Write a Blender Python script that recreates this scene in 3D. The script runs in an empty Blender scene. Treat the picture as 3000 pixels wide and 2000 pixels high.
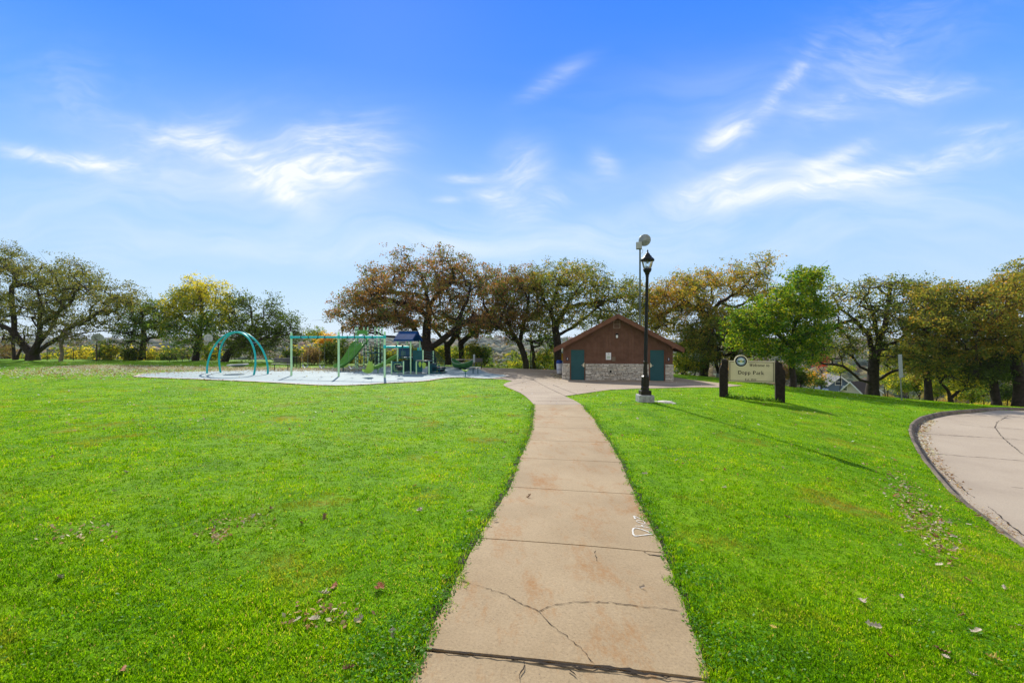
import bpy, bmesh, math, random
import numpy as np
from mathutils import Vector, Matrix, Euler
R = math.radians
random.seed(7); rng = np.random.default_rng(7)
scene = bpy.context.scene
COL = scene.collection

# ------------------------------------------------------------------ camera
CAMZ = 1.65; F = 16/36*3000.0
cd = bpy.data.cameras.new("camera"); cam = bpy.data.objects.new("camera", cd); COL.objects.link(cam)
cam.location = (0, 0, CAMZ); cam.rotation_euler = (R(90), 0, 0)
cd.lens = 16; cd.sensor_width = 36; cd.clip_start = .05; cd.clip_end = 20000
scene.camera = cam
# ------------------------------------------------------------------ sun
SUN_EL = R(36); SUN_AZ = R(-16)          # azimuth from +Y towards +X: sun is ahead of the camera, a little left
sd = bpy.data.lights.new("sun", 'SUN'); sun = bpy.data.objects.new("sun", sd); COL.objects.link(sun)
sd.energy = 5.0; sd.angle = R(.5); sd.color = (1, .955, .87)
sdir = Vector((math.sin(SUN_AZ)*math.cos(SUN_EL), math.cos(SUN_AZ)*math.cos(SUN_EL), math.sin(SUN_EL)))
sun.rotation_euler = sdir.to_track_quat('Z', 'Y').to_euler()
scene.view_settings.view_transform = 'Standard'; scene.view_settings.look = 'None'
scene.view_settings.exposure = 0.3; scene.view_settings.gamma = 1

# ------------------------------------------------------------------ world
def N(nt, typ, loc=None, **kw):
    n = nt.nodes.new(typ)
    for k, v in kw.items():
        if k.startswith('i_'): n.inputs[k[2:].replace('_', ' ')].default_value = v
        else: setattr(n, k, v)
    return n
def mth(nt, op, a, b=None, c=None, clamp=False):
    n = nt.nodes.new('ShaderNodeMath'); n.operation = op; n.use_clamp = clamp
    for i, s in enumerate((a, b, c)):
        if s is None: continue
        if isinstance(s, (int, float)): n.inputs[i].default_value = s
        else: nt.links.new(s, n.inputs[i])
    return n.outputs[0]
def ramp(nt, fac, stops, interp='LINEAR'):
    n = nt.nodes.new('ShaderNodeValToRGB'); cr = n.color_ramp; cr.interpolation = interp
    while len(cr.elements) < len(stops): cr.elements.new(.5)
    for e, (p, c) in zip(cr.elements, stops):
        e.position = p; e.color = (c, c, c, 1) if isinstance(c, (int, float)) else (c[0], c[1], c[2], 1)
    nt.links.new(fac, n.inputs[0]); return n.outputs[0]
def mixc(nt, fac, a, b, typ='MIX'):
    n = nt.nodes.new('ShaderNodeMix'); n.data_type = 'RGBA'; n.blend_type = typ
    for i, s in ((0, fac), (6, a), (7, b)):
        if isinstance(s, (int, float)): n.inputs[i].default_value = s if i == 0 else (s, s, s, 1)
        elif isinstance(s, tuple): n.inputs[i].default_value = (s[0], s[1], s[2], 1)
        else: nt.links.new(s, n.inputs[i])
    return n.outputs[2]

w = bpy.data.worlds.new("World"); scene.world = w; w.use_nodes = True
nt = w.node_tree; nt.nodes.clear(); L = nt.links.new
out = N(nt, 'ShaderNodeOutputWorld'); bg = N(nt, 'ShaderNodeBackground'); bg.inputs[1].default_value = .087
L(bg.outputs[0], out.inputs[0])
sky = N(nt, 'ShaderNodeTexSky'); sky.sky_type = 'NISHITA'; sky.sun_disc = False
sky.sun_elevation = SUN_EL; sky.sun_rotation = SUN_AZ; sky.dust_density = 0.2; sky.ozone_density = 2.5; sky.air_density = 1.0
tc = N(nt, 'ShaderNodeTexCoord'); sep = N(nt, 'ShaderNodeSeparateXYZ'); L(tc.outputs['Generated'], sep.inputs[0])
X, Y, Z = sep.outputs
yy = mth(nt, 'MAXIMUM', mth(nt, 'ABSOLUTE', Y), .05)
U = mth(nt, 'DIVIDE', X, yy); V = mth(nt, 'DIVIDE', Z, yy)      # tangent of azimuth and of altitude
grad = ramp(nt, mth(nt, 'MULTIPLY_ADD', Z, 1.0, 0.0, True), [(0, (6.6, 8.1, 9.7)), (.10, (5.2, 7.3, 9.7)), (.22, (3.0, 5.9, 10.0)),
      (.36, (1.4, 4.15, 10.4)), (.50, (.55, 2.85, 10.6)), (.62, (.38, 2.4, 10.2)), (.75, (3.0, 4.2, 6.2)), (1, (4.0, 4.8, 5.8))])  # unseen zenith stops set paler, to take blue out of the sky light
base = mixc(nt, .87, sky.outputs[0], grad)
comb = N(nt, 'ShaderNodeCombineXYZ'); L(U, comb.inputs[0]); L(V, comb.inputs[1])
wn = N(nt, 'ShaderNodeTexNoise'); wn.inputs['Scale'].default_value = 2.2; wn.inputs['Detail'].default_value = 3
L(comb.outputs[0], wn.inputs['Vector'])
wv = N(nt, 'ShaderNodeVectorMath', operation='SUBTRACT'); L(wn.outputs['Color'], wv.inputs[0]); wv.inputs[1].default_value = (.5, .5, .5)
ws = N(nt, 'ShaderNodeVectorMath', operation='SCALE'); L(wv.outputs[0], ws.inputs[0]); ws.inputs['Scale'].default_value = .30
wadd = N(nt, 'ShaderNodeVectorMath', operation='ADD'); L(comb.outputs[0], wadd.inputs[0]); L(ws.outputs[0], wadd.inputs[1])
def streaks(rot, sx, sy, scale, lo, hi, det=9, seed=0.):
    m = N(nt, 'ShaderNodeMapping'); m.inputs['Rotation'].default_value = (0, 0, rot)
    m.inputs['Scale'].default_value = (sx, sy, 1); m.inputs['Location'].default_value = (seed, seed*.7, seed)
    L(wadd.outputs[0], m.inputs[0])
    n = N(nt, 'ShaderNodeTexNoise'); n.inputs['Scale'].default_value = scale; n.inputs['Detail'].default_value = det
    n.inputs['Roughness'].default_value = .62; n.inputs['Distortion'].default_value = .35
    L(m.outputs[0], n.inputs['Vector'])
    return ramp(nt, n.outputs[0], [(lo, 0.), (hi, 1.)], 'EASE')
def blob(px, py, rx, ry, ang=0, soft=1.0):
    """soft elliptical region of sky, centred on one direction"""
    u0 = (px-1500)/F; v0 = (1000-py)/F; a = R(ang)
    du = mth(nt, 'SUBTRACT', U, u0); dv = mth(nt, 'SUBTRACT', V, v0)
    p = mth(nt, 'ADD', mth(nt, 'MULTIPLY', du, math.cos(a)*F/rx), mth(nt, 'MULTIPLY', dv, math.sin(a)*F/rx))
    q = mth(nt, 'ADD', mth(nt, 'MULTIPLY', du, -math.sin(a)*F/ry), mth(nt, 'MULTIPLY', dv, math.cos(a)*F/ry))
    r2 = mth(nt, 'ADD', mth(nt, 'MULTIPLY', p, p), mth(nt, 'MULTIPLY', q, q))
    return mth(nt, 'EXPONENT', mth(nt, 'MULTIPLY', r2, -soft))
def gsum(lst):
    s = None
    for (wt, b) in lst:
        t = mth(nt, 'MULTIPLY', b, wt); s = t if s is None else mth(nt, 'ADD', s, t)
    return s
fib1 = streaks(R(-14), 1.0, 4.5, 9, .32, .70, 10, seed=2.7); fib2 = streaks(R(20), 1.0, 4.5, 8.5, .32, .70, 10, seed=7.9)
s1 = mth(nt, 'MULTIPLY', streaks(R(-16), 1.3, 3.4, 2.0, .30, .66, seed=1.3), mth(nt, 'MULTIPLY_ADD', fib1, .65, .28))
s2 = mth(nt, 'MULTIPLY', streaks(R(24), 1.2, 3.6, 2.1, .30, .66, seed=4.1), mth(nt, 'MULTIPLY_ADD', fib2, .65, .28))
m1 = gsum([(1.0, blob(660, 440, 230, 42, -12)), (1.3, blob(950, 430, 150, 80, 15)), (.8, blob(1060, 480, 130, 70, 25)), (1.4, blob(110, 455, 180, 20, -9)), (1.2, blob(330, 490, 200, 26, -8)), (1.1, blob(830, 560, 100, 40, -30)),
           (.9, blob(880, 500, 180, 40, 15)), (.9, blob(1530, 500, 80, 70, 50)), (.9, blob(1430, 580, 90, 28, 5)), (.35, blob(300, 300, 300, 110, -20)), (.35, blob(560, 380, 260, 60, 20))])
m2 = gsum([(1.2, blob(2300, 250, 110, 22, 50)), (1.3, blob(2130, 390, 90, 32, 30)), (1.3, blob(2440, 320, 80, 36, 20)), (1.0, blob(2640, 280, 230, 34, 8)), (1.1, blob(2480, 450, 150, 26, 20)), (1.2, blob(2800, 455, 240, 34, 10)), (1.1, blob(2430, 540, 330, 34, 8)),
           (.8, blob(2130, 520, 130, 24, 20)), (.7, blob(1620, 235, 100, 26, 30)), (.8, blob(1770, 480, 45, 30, -40)), (1.1, blob(1580, 590, 120, 40, 20)), (.7, blob(2850, 380, 180, 22, 5)),
           (.35, blob(2550, 150, 350, 120, 25)), (.7, blob(1950, 610, 260, 40, 14)), (1.2, blob(1300, 585, 40, 9, 0)), (.9, blob(1360, 525, 70, 12, 0))])
c1 = mth(nt, 'MULTIPLY', s1, m1); c2 = mth(nt, 'MULTIPLY', s2, m2)
hz = streaks(R(4), .8, 5, 1.6, .35, .75, 6, seed=9.)
m3 = gsum([(.36, blob(600, 720, 900, 90)), (.36, blob(2300, 700, 1000, 110)), (.3, blob(1500, 720, 500, 70)), (.42, blob(2500, 560, 600, 90)), (.36, blob(500, 560, 700, 90)), (.25, blob(2400, 330, 600, 150))])
c3 = mth(nt, 'MULTIPLY', hz, m3)
veil = gsum([(.19, blob(2500, 430, 600, 190)), (.17, blob(500, 430, 600, 150)), (.14, blob(900, 500, 350, 120)), (.16, blob(1500, 640, 1500, 130))])
cl = mth(nt, 'ADD', mth(nt, 'ADD', mth(nt, 'ADD', c1, c2), c3), veil)
cl = mth(nt, 'MULTIPLY', cl, .80)
cl = mth(nt, 'MINIMUM', cl, .93)
upm = ramp(nt, Z, [(0, 0.), (.02, 1.)])
cl = mth(nt, 'MULTIPLY', cl, upm)
back = ramp(nt, Y, [(0, 1.), (.02, 0.)]) if False else ramp(nt, mth(nt, 'MULTIPLY_ADD', Y, -2.5, -.1, True), [(0, 0.), (1, .85)])  # unseen sky behind the camera whitened as added fill for shaded faces
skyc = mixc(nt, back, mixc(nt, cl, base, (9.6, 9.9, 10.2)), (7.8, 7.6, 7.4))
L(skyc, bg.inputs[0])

# ------------------------------------------------------------------ helpers
def tag(o, label=None, cat=None, group=None, kind=None):
    if label: o['label'] = label
    if cat: o['category'] = cat
    if group: o['group'] = group
    if kind: o['kind'] = kind
    return o
def empty(name, loc, label, cat, group=None, rz=0):
    o = bpy.data.objects.new(name, None); COL.objects.link(o); o.location = loc; o.rotation_euler = (0, 0, rz)
    o.empty_display_size = .2
    return tag(o, label, cat, group)
class MB:
    def __init__(s): s.v = []; s.f = []; s.m = []; s.sm = []; s.M = Matrix.Identity(4)
    def add(s, vs, fs, mi=0, smooth=False):
        b = len(s.v)
        s.v += [tuple(s.M @ Vector(p)) for p in vs]
        for f in fs: s.f.append([b+i for i in f]); s.m.append(mi); s.sm.append(smooth)
    def box(s, x0, x1, y0, y1, z0, z1, mi=0):
        vs = [(x, y, z) for z in (z0, z1) for y in (y0, y1) for x in (x0, x1)]
        s.add(vs, [(0, 2, 3, 1), (4, 5, 7, 6), (0, 1, 5, 4), (2, 6, 7, 3), (0, 4, 6, 2), (1, 3, 7, 5)], mi)
    def bbox(s, x0, x1, y0, y1, z0, z1, b=.01, mi=0):
        """box with chamfered edges"""
        bm = bmesh.new(); bmesh.ops.create_cube(bm, size=1)
        for v in bm.verts: v.co = ((x0+x1)/2+v.co.x*(x1-x0), (y0+y1)/2+v.co.y*(y1-y0), (z0+z1)/2+v.co.z*(z1-z0))
        bmesh.ops.bevel(bm, geom=bm.edges[:], offset=b, segments=1, affect='EDGES')
        bm.verts.index_update()
        s.add([v.co[:] for v in bm.verts], [[v.index for v in f.verts] for f in bm.faces], mi); bm.free()
    def tube(s, pts, r, k=8, mi=0, cap=True, smooth=True):
        pts = [Vector(p) for p in pts]; n = len(pts); rs = r if isinstance(r, (list, tuple)) else [r]*n
        vs = []; up = None
        for i, p in enumerate(pts):
            t = (pts[min(i+1, n-1)]-pts[max(i-1, 0)]).normalized()
            if up is None: up = Vector((0, 0, 1)) if abs(t.z) < .9 else Vector((1, 0, 0))
            a = t.cross(up)
            if a.length < 1e-4: a = t.orthogonal()
            a.normalize(); b = a.cross(t).normalized(); up = b
            for j in range(k):
                th = 2*math.pi*j/k; vs.append(tuple(p+a*(math.cos(th)*rs[i])+b*(math.sin(th)*rs[i])))
        fs = [(i*k+j, i*k+(j+1) % k, (i+1)*k+(j+1) % k, (i+1)*k+j) for i in range(n-1) for j in range(k)]
        s.add(vs, fs, mi, smooth)
        if cap: s.add(vs[:k], [tuple(range(k))[::-1]], mi); s.add(vs[-k:], [tuple(range(k))], mi)
    def lathe(s, prof, c=(0, 0, 0), k=20, mi=0, smooth=True, M=None):
        vs = []
        for (r, z) in prof:
            for j in range(k):
                th = 2*math.pi*j/k; p = Vector((r*math.cos(th), r*math.sin(th), z))
                if M is not None: p = M @ p
                vs.append((c[0]+p.x, c[1]+p.y, c[2]+p.z))
        n = len(prof)
        s.add(vs, [(i*k+j, i*k+(j+1) % k, (i+1)*k+(j+1) % k, (i+1)*k+j) for i in range(n-1) for j in range(k)], mi, smooth)
        if prof[0][0] > 1e-4: s.add(vs[:k], [tuple(range(k))[::-1]], mi)
        if prof[-1][0] > 1e-4: s.add(vs[-k:], [tuple(range(k))], mi)
    def prism(s, poly, y0, y1, mi=0):
        """polygon in x,z extruded along y"""
        n = len(poly); vs = [(x, y0, z) for x, z in poly]+[(x, y1, z) for x, z in poly]
        s.add(vs, [tuple(range(n)), tuple(range(n, 2*n))[::-1]]+[(i, i+n, (i+1) % n+n, (i+1) % n) for i in range(n)], mi)
    def sweep(s, secs, mi=0, closed=False, smooth=True):
        n = len(secs[0]); vs = [p for sec in secs for p in sec]; m = n if closed else n-1
        s.add(vs, [(i*n+j, i*n+(j+1) % n, (i+1)*n+(j+1) % n, (i+1)*n+j) for i in range(len(secs)-1) for j in range(m)], mi, smooth)
    def build(s, name, mats, parent=None, loc=None, fixn=True):
        me = bpy.data.meshes.new(name); me.from_pydata(s.v, [], s.f)
        for m in (mats if isinstance(mats, (list, tuple)) else [mats]): me.materials.append(m)
        me.polygons.foreach_set('material_index', s.m); me.polygons.foreach_set('use_smooth', s.sm)
        me.update()
        if fixn:
            bm = bmesh.new(); bm.from_mesh(me); bmesh.ops.recalc_face_normals(bm, faces=bm.faces[:]); bm.to_mesh(me); bm.free()
        o = bpy.data.objects.new(name, me); COL.objects.link(o)
        if parent is not None: o.parent = parent
        if loc is not None: o.location = loc
        return o
def fastmesh(name, verts, faces, mats, parent=None, attr=None, loc=None, smooth=False):
    """verts (n,3); faces (m,k) array"""
    me = bpy.data.meshes.new(name); nv = len(verts); m, k = faces.shape
    me.vertices.add(nv); me.vertices.foreach_set('co', np.ascontiguousarray(verts, dtype=np.float32).ravel())
    me.loops.add(m*k); me.loops.foreach_set('vertex_index', faces.astype(np.int32).ravel())
    me.polygons.add(m); me.polygons.foreach_set('loop_start', np.arange(0, m*k, k, dtype=np.int32))
    if smooth: me.polygons.foreach_set('use_smooth', np.ones(m, dtype=bool))
    me.update(calc_edges=True)
    if attr is not None:
        a = me.attributes.new('c', 'FLOAT', 'POINT'); a.data.foreach_set('value', attr.astype(np.float32))
    for mt in (mats if isinstance(mats, (list, tuple)) else [mats]): me.materials.append(mt)
    o = bpy.data.objects.new(name, me); COL.objects.link(o)
    if parent is not None: o.parent = parent
    if loc is not None: o.location = loc
    return o

def newmat(name):
    m = bpy.data.materials.new(name); m.use_nodes = True; nt = m.node_tree
    b = nt.nodes['Principled BSDF']; return m, nt, b
def pmat(name, col, rough=.6, var=.12, scale=6., bump=.0, bscale=60., metal=0., spec=.22, col2=None, obj=True):
    m, nt, b = newmat(name)
    t = N(nt, 'ShaderNodeTexCoord'); n = N(nt, 'ShaderNodeTexNoise'); n.inputs['Scale'].default_value = scale; n.inputs['Detail'].default_value = 6
    src = t.outputs['Object']; nt.links.new(src, n.inputs['Vector'])
    lo = tuple(c*(1-var) for c in col); hi = col2 if col2 else tuple(min(1, c*(1+var)) for c in col)
    c = ramp(nt, n.outputs[0], [(.32, lo), (.68, hi)]); nt.links.new(c, b.inputs['Base Color'])
    b.inputs['Roughness'].default_value = rough; b.inputs['Metallic'].default_value = metal
    b.inputs['Specular IOR Level'].default_value = spec
    if bump:
        n2 = N(nt, 'ShaderNodeTexNoise'); n2.inputs['Scale'].default_value = bscale; n2.inputs['Detail'].default_value = 4
        nt.links.new(src, n2.inputs['Vector'])
        bp = N(nt, 'ShaderNodeBump'); bp.inputs['Strength'].default_value = bump; bp.inputs['Distance'].default_value = .02
        nt.links.new(n2.outputs[0], bp.inputs['Height']); nt.links.new(bp.outputs[0], b.inputs['Normal'])
    return m
LB = 1.7
def leafmat(name, stops, transl=.55, scale=.35, amt=.35):
    """stops: colours from c=0 to 1; per-leaf value 'c' shifted by a slow noise so that whole clumps turn colour"""
    m = bpy.data.materials.new(name); m.use_nodes = True; nt = m.node_tree; nt.nodes.clear()
    out = N(nt, 'ShaderNodeOutputMaterial'); at = N(nt, 'ShaderNodeAttribute'); at.attribute_name = 'c'
    tcn = N(nt, 'ShaderNodeTexCoord'); n = N(nt, 'ShaderNodeTexNoise'); n.inputs['Scale'].default_value = scale; n.inputs['Detail'].default_value = 2
    nt.links.new(tcn.outputs['Object'], n.inputs['Vector'])
    v = mth(nt, 'ADD', at.outputs['Fac'], mth(nt, 'MULTIPLY', mth(nt, 'SUBTRACT', n.outputs[0], .5), amt*3), None, True)
    c = ramp(nt, v, [(i/(len(stops)-1), tuple(min(.6, q*LB) for q in s)) for i, s in enumerate(stops)])
    d = N(nt, 'ShaderNodeBsdfDiffuse'); t = N(nt, 'ShaderNodeBsdfTranslucent'); g = N(nt, 'ShaderNodeBsdfGlossy'); g.inputs['Roughness'].default_value = .45
    g.inputs[0].default_value = (.8, .85, .8, 1)
    nt.links.new(c, d.inputs[0])
    tcq = mixc(nt, 1.0, c, (1.5, 1.35, .8), 'MULTIPLY'); nt.links.new(tcq, t.inputs[0])
    mx = N(nt, 'ShaderNodeMixShader'); mx.inputs[0].default_value = transl; nt.links.new(d.outputs[0], mx.inputs[1]); nt.links.new(t.outputs[0], mx.inputs[2])
    mg = N(nt, 'ShaderNodeMixShader'); mg.inputs[0].default_value = .015; nt.links.new(mx.outputs[0], mg.inputs[1]); nt.links.new(g.outputs[0], mg.inputs[2])
    nt.links.new(mg.outputs[0], out.inputs[0]); return m

# ------------------------------------------------------------------ terrain height field
CP = [ # x, y, z
 (.3, -8, .15), (.3, 0, .02), (.3, 2.4, -.04), (.5, 3.9, -.10), (.75, 5.8, -.24), (.9, 7.2, -.28), (1.1, 9, -.35), (1.26, 10.6, -.38), (1.45, 14.7, -.42), (1.8, 17.4, -.50),
 (-3, 3, .0), (-6, 6, -.04), (-8, 12, -.25), (-12, 4, .05), (-20, 15, -.33), (-4, 18, -.47), (-35, 30, -.42), (-30, 45, -.42), (-56, 50, -.36), (-18, 45, -.50), (-14, 40, -.53), (-60, 20, -.2), (-30, 0, .2),
 (-15, 23.5, -.53), (-10, 27, -.53), (-20, 30, -.53), (-7, 22.6, -.53), (-3, 27, -.54), (-6, 32, -.55), (-13, 36, -.54), (0, 31, -.65), (-2, 37, -.66),
 (3.5, 31, -.96), (7, 31, -.97), (10.6, 30, -.975), (5, 38, -.98), (10, 38, -1.1), (5, 24.5, -.78), (10, 24.5, -.80), (2.5, 39, -.9),
 (4.36, 14.7, -.40), (9.9, 20.4, -.83), (11.2, 19, -.88), (6.6, 8.5, -.74), (4.5, 5, -.48), (5.5, 11, -.55), (3, 3, -.28), (4.6, 2, -.6),
 (6.4, 5, -.98), (7.1, 6.3, -1.05), (8.2, 8.4, -1.10), (10, 11.2, -1.18), (13.2, 15.1, -1.30), (18, 19.5, -1.45), (24, 21.5, -1.55), (14, 8, -1.25), (20, 14, -1.4), (12, 3, -1.2), (30, 5, -1.5), (40, 20, -2.0),
 (15.5, 23, -1.22), (22.8, 26.7, -1.8), (19.8, 32, -1.54), (19.6, 41, -1.7), (27, 33, -2.35), (33, 41, -3.4), (30, 29, -2.4), (38, 34, -3.5), (45, 40, -4.6), (25, 40, -2.6), (14, 32, -1.15), (15, 27, -1.1)]
cp = np.array(CP, float)
def phi(r2): return .5*r2*np.log(r2+1e-9)
_d2 = ((cp[:, None, :2]-cp[None, :, :2])**2).sum(-1); n_ = len(cp)
_A = np.zeros((n_+3, n_+3)); _A[:n_, :n_] = phi(_d2)+np.eye(n_)*1.5; _P = np.c_[np.ones(n_), cp[:, :2]]; _A[:n_, n_:] = _P; _A[n_:, :n_] = _P.T
_w = np.linalg.solve(_A, np.r_[cp[:, 2], 0, 0, 0])
def sstep(a, b, x): t = np.clip((x-a)/(b-a), 0, 1); return t*t*(3-2*t)
def gz(x, y):
    x = np.atleast_1d(np.asarray(x, float)); y = np.atleast_1d(np.asarray(y, float)); sh = x.shape; x = x.ravel(); y = y.ravel()
    cx = np.clip(x, -62, 44); cy = np.clip(y, -9, 50)
    z = np.empty_like(x)
    for i in range(0, len(x), 20000):
        a = cx[i:i+20000]; b = cy[i:i+20000]
        r2 = (a[:, None]-cp[None, :, 0])**2+(b[:, None]-cp[None, :, 1])**2
        z[i:i+20000] = phi(r2)@_w[:n_]+_w[n_]+_w[n_+1]*a+_w[n_+2]*b
    yc = np.interp(x, [-80, -20, -5, 3, 12, 22, 34, 60], [54, 52, 45, 42, 44, 44, 44, 30])
    s = np.maximum(y-yc, 0)+np.maximum(-x-75, 0)*.6+np.maximum(x-50, 0)*.35
    drop = 30*(1-np.exp(-(s**1.35)*.006))
    z = z-drop
    far = sstep(500, 2600, np.hypot(x, y))
    roll = 7*np.sin(x*.0035+1.3)*np.sin(y*.0028+.4)+4*np.sin(x*.011+y*.004)
    z = z+far*(23+roll)+sstep(90, 300, np.hypot(x, y))*roll*.35
    return z.reshape(sh)
def g1(x, y): return float(gz(x, y)[0])
_dd = np.r_[np.arange(1.2, 12, .06), np.arange(12, 75, .15)]
def G(px, py, off=0.):
    u = (px-1500)/F; v = (1000-py)/F
    h = CAMZ+v*_dd-gz(u*_dd, _dd)-off
    k = np.where(h <= 0)[0]
    if len(k) == 0 or k[0] == 0: k = [len(_dd)-1]
    i = k[0]; a, b = h[i-1], h[i]; t = a/(a-b) if a != b else 0
    d = _dd[i-1]+(_dd[i]-_dd[i-1])*min(max(t, 0), 1)
    return (u*d, d)
def PX(px, py, d): return Vector(((px-1500)/F*d, d, CAMZ-(py-1000)/F*d))

def ptin(poly, x, y):
    poly = np.array(poly); ins = np.zeros(x.shape, bool); j = len(poly)-1
    for i in range(len(poly)):
        xi, yi = poly[i]; xj, yj = poly[j]
        c = ((yi > y) != (yj > y)) & (x < (xj-xi)*(y-yi)/(yj-yi+1e-12)+xi); ins ^= c; j = i
    return ins
def dline(line, x, y):
    best = np.full(x.shape, 1e9); line = np.array(line)
    for (ax, ay), (bx, by) in zip(line[:-1], line[1:]):
        dx, dy = bx-ax, by-ay; t = np.clip(((x-ax)*dx+(y-ay)*dy)/(dx*dx+dy*dy+1e-12), 0, 1)
        best = np.minimum(best, np.hypot(x-ax-t*dx, y-ay-t*dy))
    return best
def smooth_line(pts, n=4):
    """Catmull-Rom resample"""
    p = [np.array(q, float) for q in pts]; p = [2*p[0]-p[1]]+p+[2*p[-1]-p[-2]]; o = []
    for i in range(1, len(p)-2):
        for k in range(n):
            t = k/n; a, b, c, d = p[i-1], p[i], p[i+1], p[i+2]
            o.append(.5*((2*b)+(c-a)*t+(2*a-5*b+4*c-d)*t*t+(3*b-a-3*c+d)*t**3))
    o.append(p[-2]); return [tuple(q) for q in o]

curb_px = [(3000, 1601), (2900, 1528), (2800, 1452), (2730, 1375), (2690, 1320), (2670, 1280), (2666, 1256), (2678, 1234), (2712, 1217), (2765, 1206), (2850, 1199), (3000, 1195)]
curb_w = [G(*q) for q in curb_px]
curb_w = [(4.9, 1.0), (5.9, 3.8)]+curb_w+[(curb_w[-1][0]+8, curb_w[-1][1]+.6), (curb_w[-1][0]+30, curb_w[-1][1]-2)]
curb = smooth_line(curb_w, 6)
road_poly = curb+[(90, -30), (4, -30)]
play_px = [(395, 1104), (500, 1108.5), (600, 1112), (750, 1118.5), (850, 1124), (920, 1128), (990, 1129.8), (1060, 1127.5), (1130, 1123), (1200, 1120), (1241, 1117), (1280, 1111), (1318, 1106.6), (1370, 1107), (1440, 1109.5)]
play_back = [(1490, 1101), (1440, 1095), (1420, 1088), (1410, 1081.5)]
play_w = [G(*q) for q in play_px]+[G(*q) for q in play_back]+[(-2.3, 38.3), (-6, 40.5), (-11, 39.5), (-14.5, 35.8), (-18, 34.6), (-21, 34.4)]+[G(700, 1086.5), G(550, 1089.6), G(430, 1095)]
play_edge = smooth_line(play_w+[play_w[0]], 3)[:-1]
LJ = [(1236, 1909), (1402, 1581), (1496, 1429), (1525, 1344), (1548, 1290.6), (1561, 1252), (1562, 1221.7), (1565, 1202), (1564, 1186)]
RJ = [(2084, 2000), (1947, 1625), (1858, 1451), (1820, 1357), (1786, 1298), (1757, 1258), (1737, 1224), (1717, 1204.5), (1705.6, 1187)]
LW = [G(*q) for q in LJ]; RW = [G(*q) for q in RJ]
LW = [(LW[0][0]-.10, LW[0][1]-1.5)]+LW; RW = [(RW[0][0]-.06, RW[0][1]-1.6)]+RW
path_poly = LW+RW[::-1]
plaza_px = [(1564, 1186), (1553.5, 1174.6), (1540, 1162), (1525, 1151.7), (1500, 1141), (1480, 1132.5), (1474, 1127), (1485, 1121), (1502, 1116.5), (1474, 1111.5), (1440, 1109.8)]
plaza_r = [(2125, 1134), (2110, 1135.6), (1961, 1136.5), (1863.5, 1139), (1789, 1142), (1730, 1150), (1690, 1156), (1654, 1161), (1680, 1172), (1705.6, 1187)]
plaza_w = [G(*q) for q in plaza_px]+[G(1420, 1101), G(1400, 1090), (-3.2, 38), (-4, 40.5), (0, 41.6), (4, 42), (9, 41.8), (12.2, 38), (12.8, 33.5), (13.4, 30.2), (14.1, 27.8)]+[G(*q) for q in plaza_r]

road_np = road_poly
# lawn grid
def axis(fine0, fine1, st, lo, hi, grow=1.09):
    a = list(np.arange(fine0, fine1+st, st)); s = st
    while a[-1] < hi: s *= grow; a.append(a[-1]+s)
    s = st
    while a[0] > lo: s *= grow; a.insert(0, a[0]-s)
    return np.array(a)
xs = axis(2., 28, .16, -4000, 4000, 1.06); ys = axis(.6, 25, .16, -300, 5200, 1.045)
GX, GY = np.meshgrid(xs, ys); GZ = gz(GX.ravel(), GY.ravel())
inr = ptin(road_np, GX.ravel(), GY.ravel()); dc = dline(curb, GX.ravel(), GY.ravel()); sdist = np.where(inr, dc, -dc)
low = .35*sstep(.0, .28, sdist)
GZ = GZ-low
for poly in (path_poly, plaza_w, play_edge):
    ii = ptin(poly, GX.ravel(), GY.ravel()); GZ = GZ-np.where(ii, .012, 0)
idx = np.arange(len(xs)*len(ys)).reshape(len(ys), len(xs))
fc = np.stack([idx[:-1, :-1], idx[:-1, 1:], idx[1:, 1:], idx[1:, :-1]], -1).reshape(-1, 4)

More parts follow.
